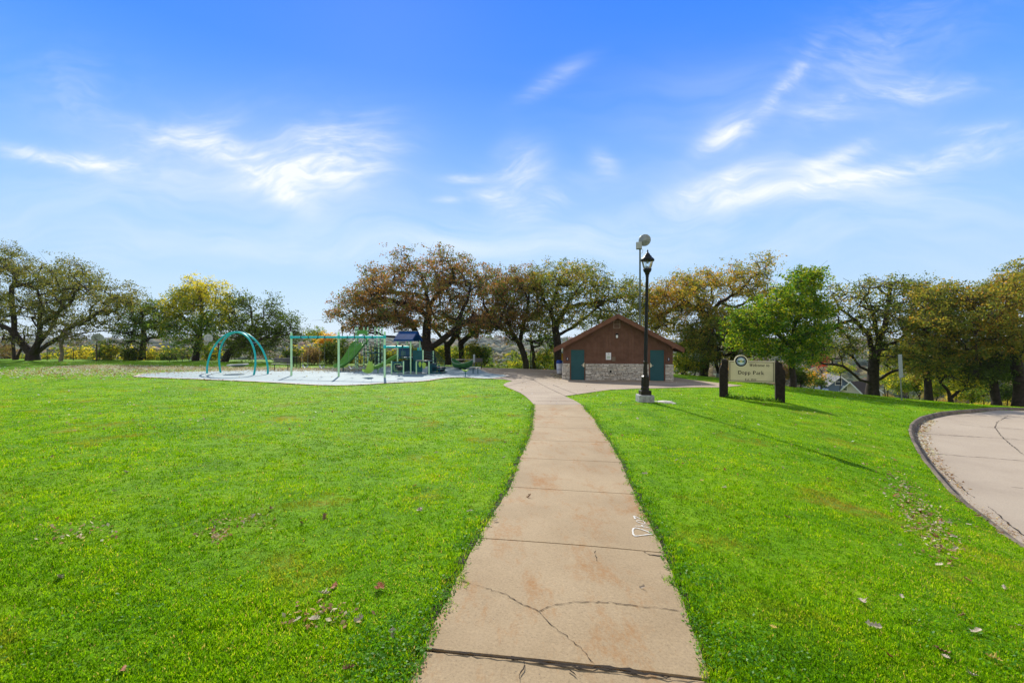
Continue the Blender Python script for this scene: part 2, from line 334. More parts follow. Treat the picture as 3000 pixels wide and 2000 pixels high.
# lawn material
def lawn_material():
    m, nt, b = newmat("lawn_turf")
    t = N(nt, 'ShaderNodeTexCoord'); P = t.outputs['Object']
    def ns(scale, det=5, rough=.55):
        n = N(nt, 'ShaderNodeTexNoise'); n.inputs['Scale'].default_value = scale; n.inputs['Detail'].default_value = det; n.inputs['Roughness'].default_value = rough
        nt.links.new(P, n.inputs['Vector']); return n.outputs[0]
    big = ns(.16, 3); mid = ns(1.3, 5); fine = ns(30, 6, .7); vf = ns(110, 3, .7)
    a = ramp(nt, mid, [(.3, (.098, .235, .004)), (.5, (.158, .34, .005)), (.72, (.24, .41, .007))])
    c = ramp(nt, fine, [(.3, (.28, .30, .25)), (.48, (.85, .85, .8)), (.7, (1.5, 1.35, 1.4))])
    x = mixc(nt, 1., a, c, 'MULTIPLY')
    d = ramp(nt, big, [(.35, (.82, .9, .85)), (.65, (1.15, 1.05, 1.1))]); x = mixc(nt, 1., x, d, 'MULTIPLY')
    brown = ramp(nt, ns(.75, 6, .7), [(.60, 0.), (.72, .6)]); x = mixc(nt, brown, x, (.26, .20, .05))
    # beyond the park: dull autumn fields and woods
    sp = N(nt, 'ShaderNodeSeparateXYZ'); nt.links.new(P, sp.inputs[0])
    farf = ramp(nt, mth(nt, 'MULTIPLY', sp.outputs[1], 1/200.), [(.29, 0.), (.36, 1.)])
    fw = ramp(nt, ns(.02, 6, .7), [(.3, (.05, .07, .02)), (.5, (.10, .10, .03)), (.65, (.17, .12, .035)), (.8, (.10, .13, .04))])
    x = mixc(nt, farf, x, fw)
    nt.links.new(x, b.inputs['Base Color']); b.inputs['Roughness'].default_value = .75; b.inputs['Specular IOR Level'].default_value = .05
    bp = N(nt, 'ShaderNodeBump'); bp.inputs['Strength'].default_value = .8; bp.inputs['Distance'].default_value = .03
    nt.links.new(mth(nt, 'ADD', fine, mth(nt, 'MULTIPLY', vf, .5)), bp.inputs['Height']); nt.links.new(bp.outputs[0], b.inputs['Normal'])
    return m
M_lawn = lawn_material()
o = fastmesh('lawn', np.c_[GX.ravel(), GY.ravel(), GZ], fc, M_lawn, smooth=True); tag(o, kind='structure')

# ------------------------------------------------------------------ paved surfaces
def concrete(name, c1, c2, stain=(.29, .135, .035), stain_lo=.55, stain_amt=.5, scale=1.0, seams=None, bump=.35, crack=False):
    m, nt, b = newmat(name); t = N(nt, 'ShaderNodeTexCoord'); P = t.outputs['Object']
    def ns(s, det=6, rough=.6, sc=None):
        n = N(nt, 'ShaderNodeTexNoise'); n.inputs['Scale'].default_value = s; n.inputs['Detail'].default_value = det; n.inputs['Roughness'].default_value = rough
        if sc:
            mp = N(nt, 'ShaderNodeMapping'); mp.inputs['Scale'].default_value = sc; nt.links.new(P, mp.inputs[0]); nt.links.new(mp.outputs[0], n.inputs['Vector'])
        else: nt.links.new(P, n.inputs['Vector'])
        return n.outputs[0]
    a = ramp(nt, ns(.9*scale, 7, .6), [(.3, c1), (.7, c2)])
    sp = ramp(nt, ns(60, 6, .85), [(.28, (.42, .40, .37)), (.45, (.92, .92, .92)), (.58, (1.08, 1.08, 1.08)), (.75, (1.55, 1.52, 1.5))])
    x = mixc(nt, .95, a, sp, 'MULTIPLY')
    st = ramp(nt, ns(1.5*scale, 12, .80, (1.5, .6, 1)), [(stain_lo, 0.), (stain_lo+.13, stain_amt)])
    st2 = mth(nt, 'MULTIPLY', st, ramp(nt, ns(28, 6, .8), [(.36, .35), (.54, 1.)]))
    x = mixc(nt, st2, x, stain)
    dk = ramp(nt, ns(.45*scale, 5, .65), [(.25, .35), (.5, 0.)]); x = mixc(nt, dk, x, tuple(v*.62 for v in c1))
    vo = N(nt, 'ShaderNodeTexVoronoi'); vo.inputs['Scale'].default_value = 9; nt.links.new(P, vo.inputs['Vector'])
    pit = ramp(nt, vo.outputs['Distance'], [(.02, .8), (.045, 0.)]); x = mixc(nt, pit, x, (.10, .085, .07))
    nt.links.new(x, b.inputs['Base Color']); b.inputs['Roughness'].default_value = .85; b.inputs['Specular IOR Level'].default_value = .3
    bp = N(nt, 'ShaderNodeBump'); bp.inputs['Strength'].default_value = bump; bp.inputs['Distance'].default_value = .006
    nt.links.new(ns(140, 4, .7), bp.inputs['Height']); nt.links.new(bp.outputs[0], b.inputs['Normal'])
    return m
M_path = concrete('path_concrete', (.30, .212, .112), (.37, .272, .155), stain_lo=.505, stain_amt=.9)
M_plaza = concrete('plaza_concrete', (.30, .228, .155), (.38, .30, .21), stain_amt=.35, scale=.5)
M_road = concrete('road_concrete', (.36, .285, .205), (.43, .35, .255), stain=(.40, .30, .2), stain_amt=.25, scale=.5)
M_soil = pmat('dark_soil', (.045, .032, .022), .95, .4, 20, .5, 80)
M_crack = pmat('crack_dirt', (.028, .02, .013), .95, .4, 30)
def playmat():
    m, nt, b = newmat('poured_rubber'); t = N(nt, 'ShaderNodeTexCoord'); P = t.outputs['Object']
    n = N(nt, 'ShaderNodeTexNoise'); n.inputs['Scale'].default_value = 60; n.inputs['Detail'].default_value = 4; nt.links.new(P, n.inputs['Vector'])
    n2 = N(nt, 'ShaderNodeTexNoise'); n2.inputs['Scale'].default_value = .5; n2.inputs['Detail'].default_value = 6; nt.links.new(P, n2.inputs['Vector'])
    a = ramp(nt, n2.outputs[0], [(.3, (.195, .27, .285)), (.7, (.265, .34, .345))])
    s = ramp(nt, n.outputs[0], [(.3, (.6, .65, .7)), (.5, (1, 1, 1)), (.7, (1.3, 1.25, 1.2))])
    x = mixc(nt, .7, a, s, 'MULTIPLY'); nt.links.new(x, b.inputs['Base Color']); b.inputs['Roughness'].default_value = .8
    return m
M_rub = playmat()

def sheet(name, poly, off, mat, step=1.0, label=None):
    bm = bmesh.new(); vs = [bm.verts.new((x, y, 0)) for x, y in poly]
    es = [bm.edges.new((vs[i], vs[(i+1) % len(vs)])) for i in range(len(vs))]
    bmesh.ops.triangle_fill(bm, edges=es, use_beauty=True)
    a = np.array(poly); x0, y0 = a.min(0); x1, y1 = a.max(0)
    for ax, lo, hi in ((0, x0, x1), (1, y0, y1)):
        v = math.ceil(lo/step)*step+.013
        while v < hi:
            co = (v, 0, 0) if ax == 0 else (0, v, 0); no = (1, 0, 0) if ax == 0 else (0, 1, 0)
            bmesh.ops.bisect_plane(bm, geom=bm.verts[:]+bm.edges[:]+bm.faces[:], plane_co=co, plane_no=no); v += step
    X = np.array([v.co.x for v in bm.verts]); Yv = np.array([v.co.y for v in bm.verts]); z = gz(X, Yv)+off
    for v, q in zip(bm.verts, z): v.co.z = q
    for f in bm.faces:
        f.normal_update()
        if f.normal.z < 0: f.normal_flip()
        f.smooth = True
    me = bpy.data.meshes.new(name); bm.to_mesh(me); bm.free(); me.materials.append(mat)
    o = bpy.data.objects.new(name, me); COL.objects.link(o); tag(o, kind='structure'); return o
def ribbon(mb, pts, w0, off, mi=0, jit=0., seg=.06, wj=0.):
    """thin strip lying on the ground along world xy points"""
    P = []
    for (a, b) in zip(pts[:-1], pts[1:]):
        a = np.array(a, float); b = np.array(b, float); n = max(1, int(np.hypot(*(b-a))/seg))
        for k in range(n): P.append(a+(b-a)*k/n+(rng.normal(0, jit, 2) if jit else 0))
    P.append(np.array(pts[-1], float)); P = np.array(P)
    T = np.gradient(P, axis=0); T /= np.linalg.norm(T, axis=1)[:, None]+1e-9; Nn = np.c_[-T[:, 1], T[:, 0]]
    ww = w0*(1+(rng.uniform(-wj, wj, len(P)) if wj else 0))/2
    A = P+Nn*np.c_[ww, ww]; B = P-Nn*np.c_[ww, ww]
    za = gz(A[:, 0], A[:, 1])+off; zb = gz(B[:, 0], B[:, 1])+off
    mb.sweep([[(A[i, 0], A[i, 1], za[i]), (B[i, 0], B[i, 1], zb[i])] for i in range(len(P))], mi)
PO = .018
# path: separate slabs with open joints over soil
pm = MB()
nslab = len(LW)-1
for s in range(nslab):
    L0, L1, R0, R1 = map(np.array, (LW[s], LW[s+1], RW[s], RW[s+1]))
    g = (.008 if s > 0 else .010)/np.linalg.norm(L1-L0)
    n = 10; k = 12; rows = []
    for i in range(n+1):
        t = g+(1-2*g)*i/n; A = L0+(L1-L0)*t; B = R0+(R1-R0)*t
        wob = .006*math.sin(i*2.1+s)
        q = [A+(B-A)*(j/k) for j in range(k+1)]
        q[0] = q[0]+np.array([wob, 0]); q[-1] = q[-1]-np.array([wob, 0])
        z = gz([p[0] for p in q], [p[1] for p in q])+PO+(.0 if s != 0 else -.006)
        rows.append([(p[0], p[1], zz) for p, zz in zip(q, z)])
    pm.sweep(rows, 0)
    sk = [(x, y, z-.06) for x, y, z in rows[0]]; pm.sweep([rows[0], sk], 0, smooth=False)
    sk = [(x, y, z-.06) for x, y, z in rows[-1]]; pm.sweep([rows[-1], sk], 0, smooth=False)
ribbon(pm, smooth_line(LW, 4), .13, .006, 1, .008, .08, .4); ribbon(pm, smooth_line(RW, 4), .13, .006, 1, .008, .08, .4)
for s in range(1, nslab+1):     # soil strips in the joints
    ribbon(pm, [LW[s], RW[s]], .03, .004, 1)
def C5(x, y): return G(x/1.742+1100, y/1.742+1100)
for pts, w_ in (([(440, 1060), (520, 1085), (600, 1110), (665, 1130), (740, 1175), (830, 1215)], .0042), ([(830, 1215), (880, 1195), (930, 1180), (1010, 1170), (1100, 1168), (1200, 1172), (1300, 1185), (1400, 1195), (1480, 1205), (1590, 1212)], .0042),
                ([(830, 1215), (900, 1290), (960, 1330), (1020, 1390), (1075, 1435), (1130, 1510)], .0028), ([(1365, 908), (1400, 925), (1460, 930)], .008), ([(760, 1480), (735, 1568)], .004), ([(985, 1520), (1050, 1568)], .006),
                ([(1120, 905), (1130, 960)], .003)):
    ribbon(pm, [C5(*p) for p in pts], w_, PO+.004, 1, .0045, .025, .95)
ribbon(pm, [C5(x, y) for x, y in [(255, 1410), (520, 1440), (690, 1460), (850, 1485), (960, 1500), (1100, 1512), (1290, 1530), (1480, 1555), (1690, 1568)]], .010, PO+.004, 1, .004, .03, .8)
ribbon(pm, [C5(x, y) for x, y in [(700, 1455), (850, 1478), (960, 1492), (1100, 1506), (1290, 1524), (1500, 1550)]], 0.015, PO+.0045, 1, .006, .04, .9)
pth = pm.build('path', [M_path, M_crack], fixn=False); tag(pth, kind='structure')
plz = sheet('plaza_pavement', plaza_w, PO, M_plaza, 1.)
pj = MB()
for a, b in (((1480, 1133), (1565, 1112)), ((1560, 1186), (1700, 1186)), ((1620, 1128), (1700, 1160)), ((1470, 1112), (1640, 1126)), ((1640, 1126), (1960, 1127)), ((1570, 1176), (1690, 1176)), ((1545, 1166), (1665, 1166)), ((1560, 1112), (1655, 1160)), ((1500, 1141), (1590, 1145))):
    ribbon(pj, [G(*a), G(*b)], .025, PO+.005, 0, .002, .3, .4)
o = pj.build('plaza_joints', M_crack, plz, fixn=False)
ply = sheet('playground_surface', play_edge, PO+.012, M_rub, 1.)
pe = MB(); ribbon(pe, play_edge+[play_edge[0]], .22, PO+.02, 0, 0, .5, .3)
pe.build('playground_edging', pmat('edge_tan', (.55, .46, .36), .85, .2, 10), ply, fixn=False)
# road set a kerb's height below the lawn
sub = [p for p in curb]
roadp = [(x, y) for x, y in sub]+[(90, 0), (90, -20), (4.4, -20)]
rd = sheet('road', roadp, -.125, M_road, 1.5)
rc = MB()
def CR(x, y): return G(x/1.845+2400, y/1.845+1150, -.12)
for pts, w_ in (([(750, 480), (800, 540), (880, 590), (960, 650), (1040, 720), (1107, 770)], .02), ([(500, 215), (560, 220), (900, 240), (1107, 255)], .03), ([(545, 325), (700, 335), (900, 350), (1107, 368)], .02),
                ([(600, 365), (640, 400), (700, 450), (760, 500)], .012), ([(1020, 125), (960, 160), (950, 190), (1000, 250), (1060, 300), (1107, 335)], .02), ([(640, 120), (900, 125), (1107, 128)], .03), ([(560, 340), (800, 490), (1107, 515)], .01),
                ([(760, 170), (900, 185), (1107, 198)], .02)):
    ribbon(rc, [CR(*p) for p in pts], w_, -.12, 0, .012, .08, .8)
rc.build('road_cracks', M_crack, rd, fixn=False)
# kerb
kb = MB(); C = np.array(curb); T = np.gradient(C, axis=0); T /= np.linalg.norm(T, axis=1)[:, None]
Nr = np.c_[T[:, 1], -T[:, 0]]     # towards the road
tp = C+Nr*1.0
if ptin(road_np, tp[40:41, 0], tp[40:41, 1])[0] == False: Nr = -Nr
prof = [(-.04, -.12), (-.03, .012), (0., .018), (.04, .012), (.08, -.03), (.11, -.122), (.19, -.119)]
secs = []
zc = gz(C[:, 0], C[:, 1])
for i in range(len(C)):
    j = .006*math.sin(i*1.7)
    secs.append([(C[i, 0]+Nr[i, 0]*(a+j), C[i, 1]+Nr[i, 1]*(a+j), zc[i]+b+.004*math.sin(i*.9)) for a, b in prof])
kb.sweep(secs, 0, smooth=False)
o = kb.build('kerb', concrete('kerb_concrete', (.17, .13, .09), (.28, .22, .15), stain=(.035, .027, .018), stain_lo=.45, stain_amt=.8), fixn=False); tag(o, kind='structure')
# white painted mark on the path
gm = MB()
def C6(x, y): return G(x/14.26+1820, y/14.26+1490)
for pts, w_ in (([(580, 510), (520, 380), (600, 400), (760, 480), (930, 510), (990, 500), (960, 440), (870, 410)], .010), ([(575, 500), (530, 390)], .02), ([(620, 580), (760, 565), (900, 590), (1000, 690), (850, 690), (700, 640), (620, 590)], .009),
                ([(570, 800), (850, 820), (1200, 885)], .009), ([(1120, 770), (950, 755), (860, 775), (900, 840), (940, 850)], .011), ([(1300, 1130), (1000, 1000), (700, 905), (540, 895), (490, 960), (485, 1100), (540, 1200), (620, 1225), (1000, 1180), (1300, 1145)], .016)):
    ribbon(gm, smooth_line([C6(*p) for p in pts], 5), w_, PO+.005, 0, .0008, .02, .25)
gm.build('painted_mark', pmat('white_marking', (.60, .57, .50), .9, .35, 60), pth, fixn=False)
# ------------------------------------------------------------------ materials for built things
M_side = pmat('brown_siding', (.135, .068, .043), .8, .12, 2.5, .3, 35, col2=(.165, .086, .056))
M_fasc = pmat('fascia_brown', (.15, .068, .042), .7, .2, 3, .15, 40)
M_roof = pmat('roof_shingle', (.10, .07, .055), .9, .35, 8, .6, 30)
M_door = pmat('door_teal', (.02, .085, .095), .45, .08, 2)
M_blk = pmat('black_metal', (.012, .013, .015), .38, .2, 8)
M_dkbr = pmat('dark_bronze_metal', (.022, .017, .013), .4, .3, 8)
M_gal = pmat('galvanised_steel', (.32, .34, .33), .45, .2, 12, metal=.6)
M_galp = pmat('weathered_grey_steel', (.20, .24, .25), .5, .15, 6, metal=.4)
M_conc = pmat('grey_concrete', (.34, .34, .32), .9, .3, 14, .6, 45)
M_white = pmat('white_paint', (.75, .76, .76), .6, .06, 6)
M_teal = pmat('teal_steel', (.02, .47, .45), .35, .1, 4)
M_tealb = pmat('beam_teal', (.02, .50, .52), .35, .1, 4)
M_lg = pmat('light_green_steel', (.55, .84, .48), .4, .08, 5)
M_lime = pmat('lime_plastic', (.34, .52, .08), .4, .1, 3)
M_slide = pmat('slide_green', (.07, .24, .03), .35, .15, 2, col2=(.11, .32, .045))
M_navy = pmat('navy_plastic', (.012, .05, .11), .4, .2, 3)
M_nteal = pmat('dark_teal_plastic', (.010, .085, .10), .4, .25, 3)
M_stone = None
def stonemat():
    m, nt, b = newmat('limestone'); t = N(nt, 'ShaderNodeTexCoord'); at = N(nt, 'ShaderNodeAttribute'); at.attribute_name = 'c'
    n = N(nt, 'ShaderNodeTexNoise'); n.inputs['Scale'].default_value = 12; n.inputs['Detail'].default_value = 7; nt.links.new(t.outputs['Object'], n.inputs['Vector'])
    a = ramp(nt, at.outputs['Fac'], [(0, (.42, .37, .29)), (.3, (.62, .58, .49)), (.7, (.76, .72, .63)), (1, (.70, .61, .47))])
    c = ramp(nt, n.outputs[0], [(.3, .68), (.65, 1.15)]); x = mixc(nt, 1., a, c, 'MULTIPLY'); nt.links.new(x, b.inputs['Base Color']); b.inputs['Roughness'].default_value = .9
    bp = N(nt, 'ShaderNodeBump'); bp.inputs['Strength'].default_value = .6; bp.inputs['Distance'].default_value = .03; nt.links.new(n.outputs[0], bp.inputs['Height']); nt.links.new(bp.outputs[0], b.inputs['Normal'])
    return m
M_stone = stonemat(); M_mort = pmat('mortar', (.16, .145, .125), .95, .2, 10)
def glassmat():
    m = bpy.data.materials.new('lamp_glass'); m.use_nodes = True; nt = m.node_tree; b = nt.nodes['Principled BSDF']
    b.inputs['Base Color'].default_value = (.93, .96, .97, 1); b.inputs['Roughness'].default_value = .12; b.inputs['Transmission Weight'].default_value = 1.; b.inputs['IOR'].default_value = 1.06
    return m
M_glass = glassmat()

# ------------------------------------------------------------------ restroom building
BA = -math.atan2(.86, 7.17); bx0 = Vector((3.46, 30.9)); zb = -.975
BL, BD = 7.2, 9.0
bld = empty('restroom_building', (bx0.x, bx0.y, zb), 'brown wooden park restroom building with low limestone base and gabled roof', 'building', rz=BA)
# local: x along facade, y back, z up
SH = 1.14   # stone height
def zroof(x, t=0): return 4.42-abs(x-BL/2)*.535-t
# siding: boards with grooves, clipped by the gable line
mb = MB(); x = 0.0; k = 0
doors = [(.52, 1.45), (5.72, 6.66)]
wd = [.20, .09, .20, .20, .11, .21]
while x < BL-.01:
    wv_ = min(wd[k % 6], BL-x); a, b = x+.006, x+wv_-.006; k += 1
    dz = 2.13 if any(d0-.06 < (a+b)/2 < d1+.06 for d0, d1 in doors) else SH
    pr = [(a, dz), (b, dz), (b, zroof(b, .20)), (a, zroof(a, .20))]
    mb.prism(pr, -.035-.004*(k % 2), .0); x += wv_
mb.box(.03, BL-.03, .004, .1, SH, 2.5)
mb.prism([(.02, 2.5), (BL-.02, 2.5), (BL/2, 4.2)], .004, .1)
for xx in (0.012, BL-.112):   # side walls
    y = .1
    while y < BD: mb.box(xx, xx+.1, y, y+.29, SH+.0, 2.42); y += .3
mb.prism([(.1, SH), (BL-.1, SH), (BL-.1, 2.4), (BL/2, 4.2), (.1, 2.4)], BD, BD+.1)
mb.box(.004, .10, -.045, -.002, SH, 2.45); mb.box(BL-.10, BL-.004, -.046, -.002, SH, 2.45)
mb.build('wall', M_side, bld)
# stone base: coursed random limestone
vs = []; fs = []; cv = []; bm_v = 0
def stone(x0, x1, z0, z1, pr, side=None):
    global vs, fs, cv
    g = .006; x0 += g; x1 -= g; z0 += g*.8; z1 -= g*.8; c = rng.uniform(0, 1)
    i = .010; j = lambda s=.006: rng.uniform(-s, s)
    P = [(x0+j(), 0, z0+j(.004)), (x1+j(), 0, z0+j(.004)), (x1+j(), 0, z1+j(.004)), (x0+j(), 0, z1+j(.004)),
         (x0+i, -pr+j(), z0+i), (x1-i, -pr+j(), z0+i), (x1-i, -pr+j(), z1-i), (x0+i, -pr+j(), z1-i)]
    if side is not None: P = [(side[0]+side[1]*p[1], p[0], p[2]) for p in P]
    b = len(vs); vs += P; fs += [[b+q for q in f] for f in ((4, 5, 6, 7), (0, 1, 5, 4), (1, 2, 6, 5), (2, 3, 7, 6), (3, 0, 4, 7))]; cv += [c]*8
segs = [(-.03, doors[0][0]-.05, None), (doors[0][1]+.05, doors[1][0]-.05, None), (doors[1][1]+.05, BL+.03, None), (0, BD, (0., 1)), (0, BD, (BL, -1))]
for a, b, side in segs:
    z = 0.0
    while z < SH-.05:
        h = min(rng.choice([.05, .065, .08, .10, .13]), SH-z)
        if SH-z-h < .04: h = SH-z
        x = a
        while x < b-.02:
            wl = rng.uniform(.14, .75) if h < .1 else rng.uniform(.12, .45)
            if b-x-wl < .12: wl = b-x
            if h > .09 and rng.random() < .4:
                hh = h*rng.uniform(.4, .6); stone(x, x+wl, z, z+hh, .045+rng.uniform(0, .025), side); stone(x, x+wl, z+hh, z+h, .045+rng.uniform(0, .025), side)
            else: stone(x, x+wl, z, z+h, .045+rng.uniform(0, .028), side)
            x += wl
        z += h
st = fastmesh('stone_base', np.array(vs), np.array(fs), M_stone, bld, np.array(cv))
mb = MB()
for a, b, s_ in segs[:3]: mb.box(a+.01, b-.01, -.025, .12, 0.001, SH-.004)
mb.box(-.02, .12, .12, BD, .001, SH-.005); mb.box(BL-.12, BL+.02, .12, BD, .001, SH-.005); mb.build('mortar_bed', M_mort, bld)
# roof: slabs, fascia boards, purlin ends
mb = MB(); th = math.atan(.535); ov = .60; oh = .62
for sgn in (-1, 1):
    e = BL/2+ov
    P = [(BL/2, 4.42), (BL/2+sgn*e, 4.42-e*.535), (BL/2+sgn*e, 4.42-e*.535-.10), (BL/2, 4.32)]
    mb.prism(P if sgn < 0 else P[::-1], -oh+.05, BD+oh)
mb.build('roof', M_roof, bld)
mb = MB(); e = BL/2+ov+.02
mb.prism([(BL/2, 4.45), (BL/2-e, 4.45-e*.535), (BL/2-e+.05, 4.45-e*.535-.29), (BL/2, 4.14)], -oh, -oh+.045)
mb.prism([(BL/2+.003, 4.45), (BL/2+e, 4.45-e*.535), (BL/2+e-.05, 4.45-e*.535-.29), (BL/2+.003, 4.14)], -oh, -oh+.045)
for x0 in (BL/2-e, BL/2+e-.045): mb.box(x0, x0+.045, -oh+.05, BD+oh, 4.45-e*.535-.27, 4.45-e*.535-.01)
for x0 in (.03, BL-.17): mb.box(x0, x0+.14, -oh+.05, -.05, 2.17, 2.40)
mb.build('fascia', M_fasc, bld)
mb = MB(); mb.tube([(1.1+1.55, 1.6, 3.6), (1.1+1.55, 1.6, 4.05)], .06, 10); mb.lathe([(.1, 4.05), (.1, 4.15), (.0, 4.17)], (2.65, 1.6, 0)); mb.build('vent_stack', M_white, bld)
for i, (d0, d1) in enumerate(doors):
    mb = MB(); mb.bbox(d0+.02, d1-.02, -.02, .025, .015, 2.06, .004); dr = mb.build('door', M_door, bld)
    if i == 0: dr['label'] = 'dark teal steel door on the left with its latch at the right edge'
    else: dr['label'] = 'dark teal steel door on the right with its latch at the left edge'
    mb = MB(); hx = d1-.09 if i == 0 else d0+.09; s_ = -1 if i == 0 else 1
    mb.bbox(hx-.035, hx+.035, -.034, -.021, .93, 1.12, .004); mb.tube([(hx, -.03, 1.03), (hx, -.085, 1.03), (hx+s_*.13, -.085, 1.03)], .011, 8); mb.box(hx-s_*.055-.02, hx-s_*.055+.02, -.03, -.021, .9, 1.2)
    mb.build('handle', pmat('brass_steel', (.75, .70, .55), .3, .05, 5, metal=.6), dr)
    mb = MB(); mb.box(d0-.045, d0+.015, -.06, .03, .0, 2.12); mb.box(d1-.015, d1+.045, -.06, .03, .0, 2.12); mb.box(d0+.016, d1-.016, -.059, .03, 2.065, 2.119)
    mb.build('door_frame', M_fasc if i else M_side, bld)
mb = MB(); vx = BL/2-.02
for z0 in (3.56, 3.79): 
    for q in range(5): mb.box(vx-.17, vx+.17, -.05, -.036, z0+q*.04, z0+q*.04+.022)
vt = mb.build('vent', pmat('vent_brown', (.16, .10, .08), .6), bld)
mb = MB()
for a, b, c, d in ((vx-.22, vx-.18, 3.5, 4.02), (vx+.18, vx+.22, 3.5, 4.02)): mb.box(a, b, -.06, -.036, c, d)
for c in (3.5, 3.76, 3.99): mb.box(vx-.18, vx+.18, -.059, -.036, c, c+.03)
mb.build('frame', pmat('vent_frame_tan', (.30, .22, .17), .6), vt)
mb = MB(); mb.box(vx-.09, vx+.09, -.16, -.045, 3.06, 3.16); mb.build('wall_light', M_blk, bld)
wl_ = bld.children[-1]
mb = MB(); mb.bbox(vx-.065, vx+.065, -.15, -.055, 2.86, 3.06, .02); mb.build('lens', M_white, wl_)
mb = MB(); nx = 2.93+.1; mb.bbox(nx-.17, nx+.17, -.056, -.042, 1.40, 1.88, .003); nb = mb.build('notice', M_white, bld); nb['label'] = 'white rules notice with grey text panel'
M_ink = pmat('faded_ink', (.30, .30, .30), .8); M_ing = pmat('pale_green_print', (.50, .58, .48), .8)
mb = MB()
mb.box(nx-.11, nx+.11, -.060, -.057, 1.47, 1.66)
mb.build('printed_panel', M_ing, nb)
mb = MB()
for q, (a, b) in enumerate(((-.06, .08), (-.04, .05), (-.13, -.03), (.0, .12))): mb.box(nx+a, nx+b, -.060, -.057, [1.79, 1.755, 1.69, 1.69][q], [1.815, 1.77, 1.70, 1.70][q])
mb.build('printed_line', M_ink, nb)
mb = MB(); mb.bbox(nx+.23, nx+.46, -.058, -.042, 1.31, 1.60, .003); mb.build('plaque', pmat('plaque_olive', (.17, .13, .085), .6), bld)
mb = MB(); mb.lathe([(.0, 0), (.06, 0), (.07, .05), (.04, .1)], (0, 0, 0), 12, M=Matrix.Rotation(R(90), 3, 'X')); mb.tube([(0, -.06, 0), (0, -.13, 0), (0, -.14, -.07)], .02, 8); mb.box(-.05, .05, -.11, -.09, .06, .08)
mb.build('wall_tap', M_blk, bld, (3.17, -.06, .62))
for i, sx in enumerate((.30, 6.93)):
    mb = MB(); mb.bbox(sx-.07, sx+.07, -.060, -.046, 1.34, 1.55, .003); sg = mb.build('restroom_sign', pmat('sign_navy', (.02, .025, .06), .5), bld)
    mb = MB(); mb.lathe([(.0, 0), (.018, 0)], (sx, -.062, 1.515), 10, M=Matrix.Rotation(R(90), 3, 'X'))
    if i == 0: mb.prism([(sx-.024, 1.49), (sx+.024, 1.49), (sx+.016, 1.39), (sx-.016, 1.39)], -.0635, -.061)
    else: mb.prism([(sx-.012, 1.49), (sx+.012, 1.49), (sx+.034, 1.43), (sx+.012, 1.43), (sx+.008, 1.375), (sx-.008, 1.375), (sx-.012, 1.43), (sx-.034, 1.43)], -.0635, -.061)
    mb.build('person_symbol', M_white, sg)

# bins at the building's left corner
t_ = empty('recycling_bin', (3.72, 35.6, g1(3.72, 35.6)+PO), 'white recycling bin with a blue lid beside the left wall of the brown building', 'bin')
mb = MB(); mb.lathe([(.20, .05), (.235, .3), (.25, .86), (.0, .87)], k=18); mb.build('body', M_white, t_)
mb = MB(); mb.lathe([(.265, .86), (.27, .95), (.2, 1.1), (.0, 1.12)], k=18); mb.lathe([(.238, .36), (.24, .40)], k=18); mb.build('lid', pmat('blue_plastic', (.03, .09, .38), .4), t_)
mb = MB(); mb.lathe([(.2, 0), (.2, .06), (.0, .06)], k=16); mb.build('base', M_blk, t_)
t_ = empty('notice_panel', (3.95, 34.6, zb), 'yellow notice panel on a thin post at the left wall of the brown building', 'sign')
mb = MB(); mb.tube([(0, 0, 0), (0, 0, 1.7)], .025, 8); mb.build('post', M_gal, t_); mb = MB(); mb.bbox(-.19, .11, -.05, -.03, 1.2, 1.72, .005); mb.build('panel', pmat('yellow_paint', (.65, .38, .03), .6), t_)

